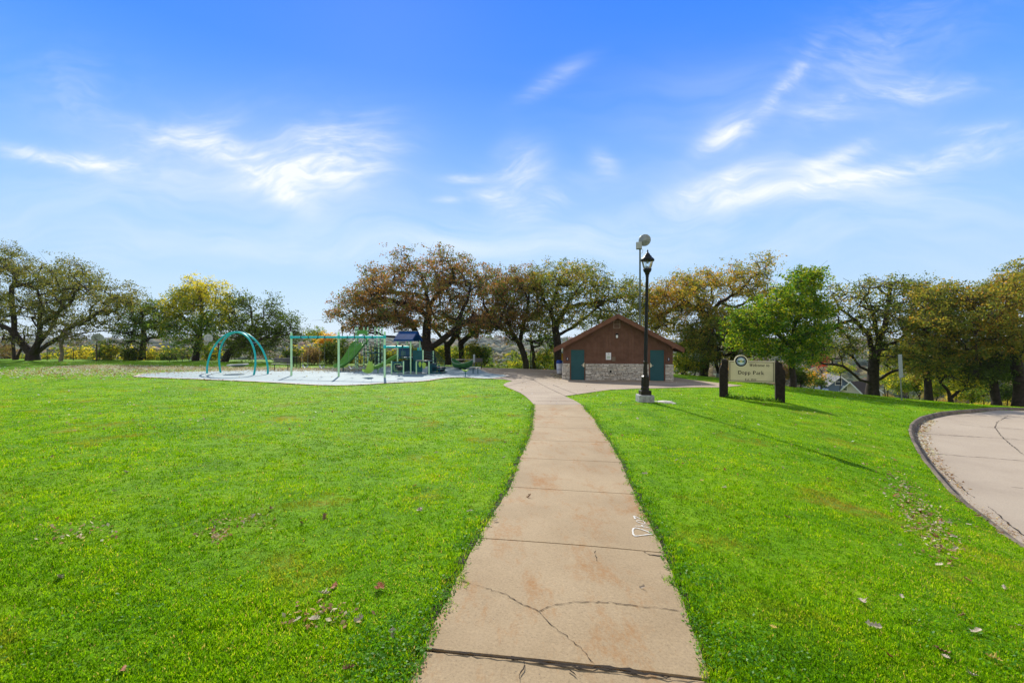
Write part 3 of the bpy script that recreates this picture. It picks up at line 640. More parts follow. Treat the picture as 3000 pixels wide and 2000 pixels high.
# ------------------------------------------------------------------ street lamps
def lamp(x, y, label, H=4.93, lean=0, group='street lamps of the park', full=True):
    z = g1(x, y); t = empty('street_lamp', (x, y, z), label, 'lamp', group); s = H/4.93
    mb = MB(); mb.bbox(-.24, .24, -.24, .24, -.25, .235, .02); mb.build('footing', M_conc, t)
    mb = MB(); k = 16
    mb.bbox(-.165, .165, -.165, .165, .235, .38, .012)
    mb.lathe([(.135, .38), (.135, .46), (.115, .50), (.112, .76), (.125, .78), (.125, .82), (.075, .86), (.085, .90), (.072, .93), (.062, 1.24), (.075, 1.26), (.078, 1.30), (.055, 1.33)], k=8, smooth=False)
    for q in range(8):
        a = q*math.pi/4; mb.tube([(.117*math.cos(a), .117*math.sin(a), .5), (.115*math.cos(a), .115*math.sin(a), .76)], .012, 6)
    mb.build('base', M_dkbr, t)
    mb = MB(); mb.lathe([(.060, 1.32), (.047, 4.02), (.055, 4.05), (.055, 4.08), (.04, 4.10)], k=16); mb.tube([(.04, 0, 2.98), (.075, 0, 2.98), (.075, 0, 2.90)], .012, 6); mb.build('pole', M_blk, t)
    hd = MB(); hd.lathe([(.04, 4.08), (.07, 4.11), (.075, 4.16), (.11, 4.20), (.13, 4.25), (.135, 4.30), (.115, 4.305)], k=16)
    hd.lathe([(.19, 4.545), (.215, 4.555), (.215, 4.60), (.17, 4.65), (.135, 4.67), (.13, 4.70), (.085, 4.74), (.08, 4.765), (.03, 4.82), (.018, 4.85), (.028, 4.87), (.012, 4.90), (.0, 4.94)], k=16)
    for q in range(8):
        a = q*math.pi/4+.2; hd.tube([(.12*math.cos(a), .12*math.sin(a), 4.30), (.188*math.cos(a), .188*math.sin(a), 4.55)], .0035, 4)
        hd.box(.205*math.cos(a)-.012, .205*math.cos(a)+.012, .205*math.sin(a)-.012, .205*math.sin(a)+.012, 4.54, 4.56)
    h = hd.build('lamp_head', M_blk, t)
    gl = MB(); gl.lathe([(.115, 4.305), (.15, 4.40), (.185, 4.548)], k=16); gl.build('glass', M_glass, h)
    bu = MB(); bu.lathe([(.05, 4.305), (.055, 4.36), (.02, 4.38)], k=12); bu.lathe([(.03, 4.46), (.045, 4.5), (.03, 4.56)], k=12); bu.build('bulb_holder', M_gal, h)
    t.scale = (s*1.0, s*1.0, s); t.rotation_euler = (0, R(lean), 0)
    return t
lp = G(1889, 1177)
lamp(lp[0], lp[1], 'tall black lantern street lamp on a concrete footing in the lawn beside the path', lean=1.1, H=4.93*lp[1]/14.7)
lamp(-22, 59, 'distant black street lamp seen above the swings and left of the tall slide', H=5.2, group=None) if False else None
l2 = lamp((1003-1500)/F*54, 54, 'distant black lantern lamp behind the swing set, left of the tall slide'); l2.location.z = CAMZ+47*54/F-4.93
l3 = lamp((1555-1500)/F*56, 56, 'distant black lantern lamp between the leaning oak trunks left of the restroom building'); l3.location.z = CAMZ+26*56/F-4.93
l4 = lamp((2109-1500)/F*43.5, 43.5, 'black lantern lamp behind the welcome sign, at the edge of the green tree'); l4.location.z = CAMZ+50*43.5/F-4.93
pl = G(1948, 1179)
mb = MB(); mb.lathe([(.26, -.1), (.27, .035), (.255, .045), (.06, .045), (.055, .055), (.0, .055)], k=24); mb.bbox(-.30, .30, -.30, .30, -.1, .02, .01)
tag(mb.build('utility_cover', pmat('pale_concrete', (.50, .47, .40), .9, .15, 12), None, (pl[0], pl[1], g1(*pl))), 'flat pale concrete utility cover sunk in the grass beside the near street lamp', 'cover')

# ------------------------------------------------------------------ siren
sx, sy = (1875-1500)/F*41, 41.
sz = -1.1
t_ = empty('siren_pole', (sx, sy, sz), 'tall grey pole with a round siren disc rising behind the restroom roof', 'siren')
zt = CAMZ+270*41/F
mb = MB(); mb.lathe([(.10, 0), (.075, zt-sz-.1), (.09, zt-sz-.08), (.09, zt-sz)], k=14); mb.build('pole', M_galp, t_)
mb = MB(); mb.M = Matrix.Rotation(R(-18), 4, 'Z'); mb.bbox(-.34, .17, -.25, .25, zt-sz+.02, zt-sz+.62, .02); mb.box(-.25, -.05, -.265, -.25, zt-sz+.36, zt-sz+.44); mb.tube([(.1, -.1, zt-sz), (.28, -.14, zt-sz-.15), (.2, 0, zt-sz-.35), (.07, 0, zt-sz-.4)], .02, 6); mb.build('control_box', pmat('box_grey', (.42, .44, .42), .5, .1), t_)
mb = MB(); Md = (Matrix.Rotation(R(-26), 4, 'Z')@Matrix.Rotation(R(90), 4, 'X')).to_3x3(); dc_ = (.36, -.2, (CAMZ+(1000-705)*41/F)-sz)
mb.lathe([(.0, .16), (.18, .15), (.20, .10), (.34, .09), (.36, .05), (.50, .04), (.54, .0), (.50, -.06), (.2, -.12), (.0, -.12)], dc_, 28, M=Md); dk = mb.build('siren_disc', pmat('disc_grey', (.30, .32, .31), .5, .15, 6), t_)
mb = MB()
for q in range(12):
    a = q*math.pi/6; p0 = Md@Vector((.22*math.cos(a), .22*math.sin(a), .115)); p1 = Md@Vector((.51*math.cos(a), .51*math.sin(a), .05)); c0 = Vector(dc_); mb.tube([c0+p0, c0+p1], .012, 5)
mb.build('rib', M_gal, dk)
mb = MB(); mb.tube([(.0, 0, zt-sz+.3), (.15, -.02, zt-sz+.65), (.36, -.1, dc_[2])], .05, 8); mb.build('arm', M_gal, t_)

# ------------------------------------------------------------------ welcome sign
sL = Vector(G(2121, 1163)); sR = Vector(G(2283, 1177)); dv = sR-sL; ang = math.atan2(dv.y, dv.x); Ls = dv.length
zl, zr = g1(*sL), g1(*sR)
sg = empty('welcome_sign', (sL.x, sL.y, zl), 'tan welcome board with a round crest between two dark wooden posts on the lawn', 'sign', rz=ang)
d1 = sL.y; top = (1161-1050)*d1/F
pwd = .165
M_post = pmat('dark_stained_timber', (.018, .012, .009), .75, .5, 9, .5, 30)
def post(cx, zb_, ztp, sh):
    mb = MB()
    if sh == 0: pr = [(-pwd-.02, -.3+zb_), (pwd-.01, -.3+zb_), (pwd-.01, ztp-.02), (.03, ztp), (-.09, ztp-.02), (-.095, ztp-.22), (-.13, ztp-.30), (-pwd-.02, ztp-.42)]
    else: pr = [(-pwd+.01, -.3+zb_), (pwd+.03, -.3+zb_), (pwd+.03, ztp-.46), (.10, ztp-.34), (.10, ztp-.20), (.05, ztp-.13), (-pwd+.02, ztp+.0)]
    mb.M = Matrix.Translation((cx, 0, 0)); mb.prism(pr, -.13, .13); return mb.build('post', M_post, sg)
post(0, 0, top, 0); d2 = sR.y; zoff = zr-zl; post(Ls, zoff, (1174-1051)*d2/F+zoff, 1)
# panel geometry from its four corners (local height over the left base)
zt_ = CAMZ-(1056.5-1000)*(d1-.15)/F-zl; zb2 = CAMZ-(1117.5-1000)*(d1-.15)/F-zl
xa, xb = pwd+.015, Ls-pwd
M_tan = pmat('sign_tan', (.62, .53, .35), .6, .06, 3); M_tan2 = pmat('sign_edge_tan', (.72, .64, .46), .6, .06, 3); M_ltr = pmat('sign_lettering', (.025, .02, .018), .5)
mb = MB(); mb.bbox(xa, xb, -.05, .05, zb2, zt_, .008); pn = mb.build('panel', M_tan, sg)
cxr = xa+(712-495)/(1285-495)*(xb-xa); Rr = (zt_-zb2)*.295; czr = zt_-.015
Mx = Matrix.Rotation(R(90), 3, 'X')
def disc(name, r, y, mat, par, r0=None, k=40):
    mb = MB()
    if r0 is None: mb.lathe([(0., 0), (r, 0), (r, -.004), (0, -.004)], (cxr, y, czr), k, M=Mx, smooth=False)
    else: mb.lathe([(r0, 0), (r, 0), (r, -.004), (r0, -.004), (r0, 0)], (cxr, y, czr), k, M=Mx, smooth=False)
    return mb.build(name, mat, par)
mb = MB(); mb.lathe([(0., .055), (Rr, .055), (Rr, -.055), (0., -.055)], (cxr, 0, czr), 40, M=Mx, smooth=False); em = mb.build('crest', M_tan2, pn)
disc('ring', Rr*.86, -.058, M_ltr, em, Rr*.80)
disc('crest_band', Rr*.70, -.058, pmat('crest_blue', (.10, .17, .36), .5), em)
disc('crest_band', Rr*.63, -.061, pmat('crest_pale', (.50, .58, .62), .5), em)
disc('crest_band', Rr*.58, -.064, pmat('crest_blue', (.09, .16, .34), .5), em)
disc('crest_field', Rr*.49, -.067, pmat('crest_sky', (.60, .68, .70), .5), em)
mb = MB(); r_ = Rr*.49; pts = [(cxr-r_*.95, czr-r_*.28), (cxr+r_*.95, czr-r_*.28), (cxr+r_*.95, czr+r_*.35), (cxr+r_*.55, czr+r_*.15), (cxr, czr-.1*r_), (cxr-r_*.55, czr+r_*.2), (cxr-r_*.95, czr+r_*.3)]
mb.prism(pts, -.074, -.072); mb.build('crest_hills', pmat('crest_green', (.03, .13, .03), .5), em)
mb = MB()
for q in range(7):
    a = R(20+q*23); mb.prism([(cxr-.01, czr-r_*.15), (cxr+.01, czr-r_*.15), (cxr+math.cos(a)*r_*.62, czr-r_*.15+math.sin(a)*r_*.85)], -.078, -.076)
mb.prism([(cxr+math.cos(R(a))*r_*.28, czr-r_*.1+math.sin(R(a))*r_*.28) for a in range(0, 360, 30)], -.081, -.079)
mb.build('crest_sun', pmat('crest_yellow', (.62, .50, .16), .5), em)
mb = MB(); bw = .018; ins = .045
def bar(x0, x1, z0, z1): mb.box(x0, x1, -.0545, -.0505, z0, z1)
bar(xa+ins, xb-ins, zb2+ins, zb2+ins+bw); bar(xa+ins, xa+ins+bw, zb2+ins+bw, zt_-ins-bw); bar(xb-ins-bw, xb-ins, zb2+ins+bw, zt_-ins-bw)
bar(xa+ins, cxr-Rr*.99, zt_-ins-bw, zt_-ins); bar(cxr+Rr*.99, xb-ins, zt_-ins-bw, zt_-ins); mb.build('border', M_ltr, pn)
# serif lettering drawn from strokes: each glyph is a set of (polyline, width) in a 0..1 cap-height box
def arc(cx, cy, rx, ry, a0, a1, n=12): return [(cx+rx*math.cos(R(a0+(a1-a0)*i/n)), cy+ry*math.sin(R(a0+(a1-a0)*i/n))) for i in range(n+1)]
TK, TN, SF = .17, .07, .055
def ser(x, y, wd_=.3): return ([(x-wd_/2, y), (x+wd_/2, y)], SF)
GL = {
 'W': (1.15, [([(.1, 1), (.35, 0)], TK), ([(.35, 0), (.58, .95)], TN), ([(.50, 1), (.78, 0)], TK), ([(.78, 0), (1.03, 1)], TN), ser(.12, .975, .3), ser(.53, .975, .3), ser(1.02, .975, .25)]),
 'e': (.56, [(arc(.28, .33, .21, .30, 5, 320), .11), ([(.09, .37), (.47, .37)], TN)]),
 'l': (.32, [([(.15, 0), (.15, 1)], TK*.85), ser(.15, .025, .28), ser(.10, .975, .16)]),
 'c': (.52, [(arc(.27, .33, .20, .30, 45, 320), .11)]),
 'o': (.62, [(arc(.3, .33, .22, .30, 0, 360, 18), .12)]),
 'm': (.98, [([(.14, 0), (.14, .66)], TK*.8), (arc(.32, .42, .17, .22, 170, 10), TN), ([(.5, .46), (.5, 0)], TK*.8), (arc(.68, .42, .17, .22, 170, 10), TN), ([(.85, .46), (.85, 0)], TK*.8), ser(.14, .025, .26), ser(.5, .025, .24), ser(.85, .025, .26)]),
 't': (.40, [([(.18, .85), (.18, .12)], TK*.8), (arc(.28, .13, .10, .11, 180, 300), TN), ([(.04, .62), (.36, .62)], SF)]),
 'D': (.86, [([(.17, 0), (.17, 1)], TK), (arc(.30, .5, .46, .47, 90, -90, 16), TK*.85), ([(.05, .97), (.35, .97)], SF), ([(.05, .03), (.35, .03)], SF)]),
 'p': (.66, [([(.16, -.32), (.16, .66)], TK*.85), (arc(.33, .33, .20, .29, 150, -150, 16), .11), ser(.16, -.30, .3), ser(.10, .64, .14)]),
 'P': (.72, [([(.17, 0), (.17, 1)], TK), (arc(.30, .73, .30, .24, 90, -90, 12), TK*.7), ([(.05, .97), (.33, .97)], SF), ([(.17, .48), (.3, .48)], SF), ser(.17, .03, .32)]),
 'a': (.56, [(arc(.27, .50, .16, .14, 160, 0), .08), ([(.43, .5), (.43, .08)], TK*.75), (arc(.24, .19, .15, .16, 60, 360, 14), .10), ([(.43, .05), (.54, .05)], SF)]),
 'r': (.48, [([(.15, 0), (.15, .66)], TK*.85), (arc(.31, .44, .13, .20, 165, 50), .09), ser(.15, .025, .28), ser(.09, .64, .14)]),
 'k': (.68, [([(.15, 0), (.15, 1)], TK*.85), ([(.18, .28), (.48, .62)], TN), ([(.28, .36), (.56, .02)], TK*.8), ser(.15, .025, .28), ser(.1, .975, .15), ser(.5, .64, .2), ser(.58, .025, .2)]),
 'E': (.70, [([(.17, 0), (.17, 1)], TK), ([(.05, .97), (.6, .97), (.6, .82)], SF), ([(.17, .52), (.46, .52)], SF), ([(.05, .03), (.62, .03), (.62, .2)], SF)]),
 's': (.46, [(arc(.23, .49, .13, .14, 40, 250), .08), (arc(.23, .17, .13, .15, 90, -150), .09)]),
 '.': (.26, [([(.1, .06), (.2, .06)], .12)]),
 '1': (.48, [([(.25, 0), (.25, .98)], TK*.9), ser(.25, .025, .32), ([(.25, .95), (.12, .85)], SF)]),
 '9': (.58, [(arc(.28, .66, .19, .30, 0, 360, 16), .10), (arc(.18, .60, .29, .57, 0, -75), .10)]),
 '2': (.56, [(arc(.26, .70, .18, .27, 160, -20), .11), ([(.43, .60), (.08, .06)], .08), ([(.06, .05), (.48, .05), (.50, .18)], .10)]),
 ' ': (.40, [])}
def lettering(txt, x0, z0, cap, width, shear=0.):
    tot = sum(GL[c][0] for c in txt); sc = width/tot; mb = MB(); cx = 0; li = 0
    for c in txt:
        for pts, wv_ in GL[c][1]:
            P = [Vector((x0+(cx+p[0])*sc+shear*p[1]*cap, z0+p[1]*cap)) for p in pts]; h = wv_*cap*.62; Lf = []; Rt = []
            for i, p in enumerate(P):
                t = (P[min(i+1, len(P)-1)]-P[max(i-1, 0)]).normalized(); n = Vector((-t.y, t.x))*h; Lf.append(p+n); Rt.append(p-n)
            y = -.0535-.0004*(li % 3); li += 1
            mb.sweep([[(a.x, y, a.y), (b.x, y, b.y)] for a, b in zip(Lf, Rt)], smooth=False)
        cx += GL[c][0]
    return mb.build('lettering', M_ltr, pn, fixn=False)
wp, hp = xb-xa, zt_-zb2
def fx(px): return xa+(px-495)/(1285-495)*wp
def fz(py): return zt_-(py-458)/(815-458)*hp
lettering('Welcome to', fx(850), fz(548), hp*.125, fx(1190)-fx(850), .22)
lettering('Dopp Park', fx(655), fz(683), hp*.165, fx(1108)-fx(655))
lettering('Est. 1929', fx(782), fz(788), hp*.095, fx(974)-fx(782))
# roadside sign seen edge-on
sp_ = G(2641, 1173); t_ = empty('road_sign', (sp_[0], sp_[1], g1(*sp_)), 'grey steel sign post seen edge-on at the crest of the lawn by the road', 'sign')
H_ = 136*sp_[1]/F; mb = MB(); mb.M = Matrix.Rotation(R(-3.0), 4, 'Y')
mb.sweep([[(-.04, -.02, z), (-.015, .02, z), (.015, .02, z), (.04, -.02, z)] for z in (-.3, H_)], smooth=False); mb.sweep([[(-.04, -.023, z), (-.015, .017, z), (.015, .017, z), (.04, -.023, z)] for z in (-.3, H_)], smooth=False)
mb.build('post', pmat('post_grey_green', (.30, .33, .27), .6, .2, 8), t_)
mb = MB(); mb.M = Matrix.Rotation(R(-3.0), 4, 'Y')@Matrix.Rotation(R(33), 4, 'Z'); mb.bbox(-.30, .30, -.045, -.038, H_-1.35, H_-.02, .002); mb.box(-.03, .03, -.036, -.03, H_-1.2, H_-1.1); pl_ = mb.build('panel', M_gal, t_)

# ------------------------------------------------------------------ arch swing
GP = -.53+PO+.012
def gp(x, y): return g1(x, y)+PO+.012
A0 = Vector((-20.57, 30.7)); A1 = Vector((-16.73, 29.5)); B0 = Vector((-20.1, 31.4)); B1 = Vector((-16.26, 30.3))
ctr = (A0+A1+B0+B1)/4; t_ = empty('arch_swing', (ctr.x, ctr.y, gp(*ctr)), 'teal double-arch swing frame at the left end of the blue play surface', 'swing frame')
H = 2.78; arches = []
for (P0, P1, off, nm) in ((A0, A1, 1, 0), (B0, B1, -1, 1)):
    c = (P0+P1)/2-ctr; e = (P1-P0)/2; nvec = ((B0-A0)+(B1-A1)).normalized()*off; pts = []
    for i in range(41):
        th_ = R(-12)+R(204)*i/40; cx_ = -math.cos(th_)*1.022; s_ = (math.sin(th_)+math.sin(R(12)))/(1+math.sin(R(12)))
        z = H*max(0, s_); lean_ = .36*(z/H)**1.2
        pts.append((c.x+e.x*cx_+nvec.x*lean_, c.y+e.y*cx_+nvec.y*lean_, z))
    pts[0] = (pts[0][0], pts[0][1], 0); pts[-1] = (pts[-1][0], pts[-1][1], 0); arches.append(pts)
    mb = MB(); mb.tube(pts, .062, 10); mb.build('arch', M_teal, t_)
mb = MB()
for i in (11, 18, 22, 29): mb.tube([arches[0][i], arches[1][i]], .025, 8)
mb.build('cross_bar', M_gal, t_)
dzs = .56
t2 = empty('basket_swing', (ctr.x+.05, ctr.y, gp(*ctr)+dzs), 'round basket swing with dark webbing hanging under the teal double arches', 'swing')
mb = MB(); ring = [(.6*math.cos(a), .6*math.sin(a), .04+.03*math.cos(a)) for a in np.linspace(0, 2*math.pi, 33)]; mb.tube(ring, .045, 8, cap=False); mb.build('rim', pmat('rim_grey', (.30, .31, .30), .5), t2)
mb = MB(); mb.lathe([(.0, -.12), (.3, -.09), (.58, .02)], k=24); mb.build('webbing', pmat('webbing_green', (.04, .09, .025), .8, .4, 20), t2)
mb = MB(); o0 = Vector(t2.location)-Vector(t_.location)
for i, sgn in ((12, 1), (28, 1)):
    for a in (0, 1):
        q = Vector(arches[a][i])-o0; ex = (-.58 if i == 12 else .58)
        mb.tube([q, (ex*.8, (-.35 if a == 0 else .35), .05)], .004, 4)
mb.build('cable', M_blk, t2)

# ------------------------------------------------------------------ swing set
S0 = Vector((-13.96, 28.8)); S2 = Vector((-7.58, 27.1)); dS = S2-S0; LS = dS.length; aS = math.atan2(dS.y, dS.x)
zS = gp(*((S0+S2)/2)); ss = empty('swing_set', (S0.x, S0.y, zS), 'green-posted swing set with a long teal top beam and a lower side arm', 'swing set', rz=aS)
S1t = (Vector((-10.62, 27.95))-S0).dot(dS)/LS
for xx in (0, S1t, LS):
    mb = MB(); mb.lathe([(.063, -.05), (.063, 2.70), (.05, 2.735), (.0, 2.75)], (xx, 0, 0), 14); pp = mb.build('post', M_lg, ss)
    mb = MB(); mb.lathe([(.075, 2.33), (.078, 2.34), (.078, 2.51), (.075, 2.52)], (xx, 0, 0), 14); mb.build('clamp', M_tealb, pp)
mb = MB(); mb.tube([(-.02, 0, 2.42), (S1t, 0, 2.42), (LS, 0, 2.42)], .066, 12); mb.build('beam', M_tealb, ss)
mb = MB(); mb.tube([(LS, 0, 1.83), (LS+1.15, .15, 1.83), (LS+1.42, .35, 1.83)], [.058, .058, .05], 12); mb.lathe([(.075, 1.74), (.078, 1.75), (.078, 1.93), (.075, 1.94)], (LS, 0, 0), 14); mb.build('side_arm', M_tealb, ss)
def hx_(px):   # along-beam coordinate for a column of the photo
    u = (px-1500)/F; t = (u*S0.y-S0.x)/(dS.x/LS-u*dS.y/LS); return t
def swing(pa, pb, kind, label, zs=.50, top=2.36, x0=None, x1=None, y=0):
    a = hx_(pa) if x0 is None else x0; b = hx_(pb) if x1 is None else x1; m = (a+b)/2; hw = (b-a)/2
    p = S0+dS/LS*m; t = empty('hanging_swing', (p.x, p.y, zS+top), label, 'swing', 'swings hanging from the swing set', rz=aS); t.location += Vector((-math.sin(aS)*y, math.cos(aS)*y, 0)); t.rotation_euler[0] = 0
    s0 = zs-top
    for sx_ in (-hw, hw):
        mb = MB(); mb.bbox(sx_-.02, sx_+.02, -.08, .08, -.03, .14, .01); mb.build('hanger', M_blk, t)
        e = sx_*(.62 if kind == 'belt' else .75)*(1 if kind != 'tot' else 1); zz = s0+(.17 if kind == 'belt' else .45 if kind == 'moulded' else .28)
        mb = MB(); mb.tube([(sx_, 0, -.02), (e, 0, zz)], .005, 5); mb.build('chain', M_gal, t)
    if kind == 'belt':
        secs = []
        for i in range(13):
            q = -1+2*i/12; xx = q*hw*.68; zz = s0+.17*abs(q)**2.2; secs.append([(xx, -.075, zz), (xx, .075, zz), (xx, .075, zz-.012), (xx, -.075, zz-.012)])
        mb = MB(); mb.sweep(secs, 0, True); mb.build('seat', pmat('belt_grey', (.42, .43, .42), .5, .2), t)
    elif kind == 'moulded':
        secs = []; prof = [(-.30, .62, .10), (-.27, .50, .13), (-.24, .30, .19), (-.20, .12, .25), (-.10, .0, .29), (.05, -.06, .30), (.20, -.03, .29), (.34, .03, .26), (.40, .10, .20)]
        for (yy_, zz, hw2) in prof: secs.append([(x_*hw2, yy_+.06*abs(x_)**2, s0+zz+.10+.10*x_**2) for x_ in np.linspace(-1, 1, 9)])
        M_ = Matrix.Rotation(R(55), 4, 'Z'); mb = MB(); mb.M = M_; mb.sweep(secs); sec2 = [[(x, y+.02, z-.03) for x, y, z in s] for s in secs]; mb.sweep(sec2)
        mb.sweep([[s[0] for s in secs], [s[0] for s in sec2]]); mb.sweep([[s[-1] for s in secs], [s[-1] for s in sec2]]); mb.sweep([secs[0], sec2[0]]); mb.sweep([secs[-1], sec2[-1]])
        mb.build('seat', M_lime, t, fixn=False)
    else:
        mb = MB(); mb.lathe([(.10, 0), (.17, .06), (.19, .26), (.175, .27), (.15, .08), (.08, .03)], (0, 0, s0), 16); mb.build('seat', pmat('tot_seat_dark', (.02, .025, .03), .5), t)
    return t
swing(883, 905, 'belt', 'grey belt swing seat nearest the left end of the swing set')
swing(933, 953, 'belt', 'grey belt swing seat just left of the middle green post of the swing set')
swing(1019, 1040, 'belt', 'grey belt swing seat right of the middle green post, in front of the slide')
swing(1069, 1092, 'moulded', 'large moulded lime green swing seat with a high back', .22)
swing(0, 0, 'tot', 'small dark bucket swing under the short side arm of the swing set', .42, 1.80, LS+.72, LS+1.12, .12)

# ------------------------------------------------------------------ tall climbing tower with double slide
tc0 = Vector(((1080-1500)/F*36, 36.)); zt0 = gp(*tc0)
tw = empty('climbing_tower', (tc0.x, tc0.y, zt0), 'tall play tower of light green posts with climbers and a wide green double slide', 'play structure')
posts = [(1042, 37.2), (1047.5, 35.2), (1066, 37.4), (1077.5, 34.9), (1099, 37.6), (1109.5, 35.1), (1119, 36.4)]; PW = []
for px, d in posts:
    p = Vector(((px-1500)/F*d-tc0.x, d-tc0.y)); PW.append(p); zz = CAMZ+41.5*d/F-zt0
    mb = MB(); mb.tube([(p.x, p.y, -.02), (p.x, p.y, zz)], .055, 10); po = mb.build('post', M_lg, tw)
    mb = MB(); mb.lathe([(.06, zz), (.06, zz+.05), (.0, zz+.09)], (p.x, p.y, 0), 10); mb.build('cap', M_nteal, po)
    mb = MB()
    for z in [.25, .62, 1.0, 1.22, 1.55, 1.78, 2.15, 2.72, 3.0]:
        z += .07*math.sin(px*7+z*5); mb.lathe([(.072, z), (.075, z+.01), (.075, z+.06), (.072, z+.07)], (p.x, p.y, 0), 10)
    mb.build('clamp', M_nteal, po)
mb = MB(); quad = [PW[1], PW[3], PW[2], PW[0]]
mb.add([(q.x, q.y, 2.0) for q in quad]+[(q.x, q.y, 1.93) for q in quad], [(0, 1, 2, 3), (7, 6, 5, 4), (0, 4, 5, 1), (1, 5, 6, 2), (2, 6, 7, 3), (3, 7, 4, 0)]); mb.build('deck', M_nteal, tw)
mb = MB(); quad = [PW[3], PW[5], PW[6], PW[4]]
mb.add([(q.x, q.y, 1.3) for q in quad]+[(q.x, q.y, 1.23) for q in quad], [(0, 1, 2, 3), (7, 6, 5, 4), (0, 4, 5, 1), (1, 5, 6, 2), (2, 6, 7, 3), (3, 7, 4, 0)]); mb.build('deck', M_nteal, tw)
def v3(p, z): return (p.x, p.y, z)
rung = pmat('rung_dark', (.015, .03, .035), .45)
for (i, j) in ((3, 5), (2, 4), (4, 6), (5, 6), (0, 2), (1, 3)):
    mb = MB(); a, b = PW[i], PW[j]
    for z in ([.45, .8, 1.6, 1.95, 2.5] if i != 1 else [1.15, .75]):
        pts = []
        for k in range(13):
            t = k/12; q = a.lerp(b, t); pts.append((q.x, q.y-.10*math.sin(t*math.pi), z+.14*math.sin(t*math.pi*2+i+z)))
        mb.tube(pts, .018, 6)
    for t in (.3, .7):
        q = a.lerp(b, t); mb.tube([(q.x, q.y-.08, .4), (q.x+.06, q.y-.1, 1.2), (q.x-.04, q.y-.08, 2.0)], .016, 6)
    mb.build('climber', rung if i % 2 else M_nteal, tw)
mb = MB(); a, b = PW[3], PW[5]
mb.add([v3(a.lerp(b, .15), .3), v3(a.lerp(b, .5), .3), v3(a.lerp(b, .5), .55), v3(a.lerp(b, .15), .5)], [(0, 1, 2, 3)])
for k in range(5):
    q = PW[4].lerp(PW[6], .3+.1*k); mb.bbox(q.x-.11, q.x+.11, q.y-.45-.15*k, q.y-.2-.15*k, .3+.33*k, .36+.33*k, .01)
mb.build('step', M_navy, tw)
# hood over the slide entrance
ha, hb = PW[1]+Vector((-.03, -.02)), PW[3]+Vector((-.05, -.02))
mb = MB(); secs = []
for k in range(15):
    t = k/14; q = ha.lerp(hb, t); zt_h = 2.02+1.02-.0*t; secs.append((q, zt_h))
outer = [(0, 2.0), (0, 2.95), (.08, 3.03), (.92, 3.03), (1, 2.95), (1, 2.0)]; inner = [(.88, 2.0), (.88, 2.55), (.76, 2.72), (.24, 2.72), (.12, 2.55), (.12, 2.0)]
poly = outer+inner
def hp_(t, z, off): q = ha.lerp(hb, t); return (q.x+off*.3, q.y-off, z)
n = len(poly)
for off0, off1 in ((.0, .05),):
    ring_f = [(i, i+1, n-2-i, n-1-i) for i in range(5)]
    vs_ = [hp_(t, z, off0) for t, z in poly]+[hp_(t, z, off1) for t, z in poly]
    mb.add(vs_, ring_f+[tuple(q+n for q in f)[::-1] for f in ring_f]+[(i, (i+1) % n, (i+1) % n+n, i+n) for i in range(n)])
mb.build('slide_hood', pmat('hood_green', (.10, .30, .06), .4, .1), tw)
# double slide
p_top = (PW[1]+PW[3])/2+Vector((-.05, -.1)); p_bot = Vector(((988-1500)/F*32.9-tc0.x, 32.9-tc0.y)); secs_t = []; secs_b = []
prof = [(-.56, .24), (-.53, .27), (-.50, .24), (-.46, .04), (-.30, .0), (-.10, .02), (-.03, .14), (.03, .14), (.10, .02), (.30, .0), (.46, .04), (.50, .24), (.53, .27), (.56, .24)]
NS = 22; cen = []
for k in range(NS+1):
    t = k/NS; q = p_top.lerp(p_bot, t); z = 1.98-1.72*(t**1.0)-.0
    z = .24+1.74*(1-sstep(.0, 1.0, np.array([t*.93+.0]))[0])*(1-.0*t)
    sag = .10*math.sin(t*math.pi); q = q+Vector((-.22, .05))*math.sin(t*math.pi)*-1.0; cen.append(Vector((q.x, q.y, z-sag*.5)))
for k in range(NS+1):
    tg = (cen[min(k+1, NS)]-cen[max(k-1, 0)]).normalized(); sd_ = tg.cross(Vector((0, 0, 1))).normalized(); up = sd_.cross(tg).normalized(); fl = 1-.25*(k/NS)
    secs_t.append([tuple(cen[k]+sd_*x+up*z*fl) for x, z in prof]); secs_b.append([tuple(cen[k]+sd_*x*1.02+up*(z*fl-.035)) for x, z in prof])
mb = MB(); mb.sweep(secs_t); mb.sweep(secs_b); mb.sweep([[s[0] for s in secs_t], [s[0] for s in secs_b]]); mb.sweep([[s[-1] for s in secs_t], [s[-1] for s in secs_b]]); mb.sweep([secs_t[-1], secs_b[-1]]); mb.sweep([secs_t[0], secs_b[0]])
slo = mb.build('slide', M_slide, tw, fixn=False)
mb = MB(); q = cen[18]; mb.tube([(q.x, q.y, 0), (q.x, q.y, q.z)], .03, 8); q = cen[21]; mb.tube([(q.x+.3, q.y, 0), (q.x+.3, q.y, q.z)], .03, 8); mb.build('support', M_nteal, slo)

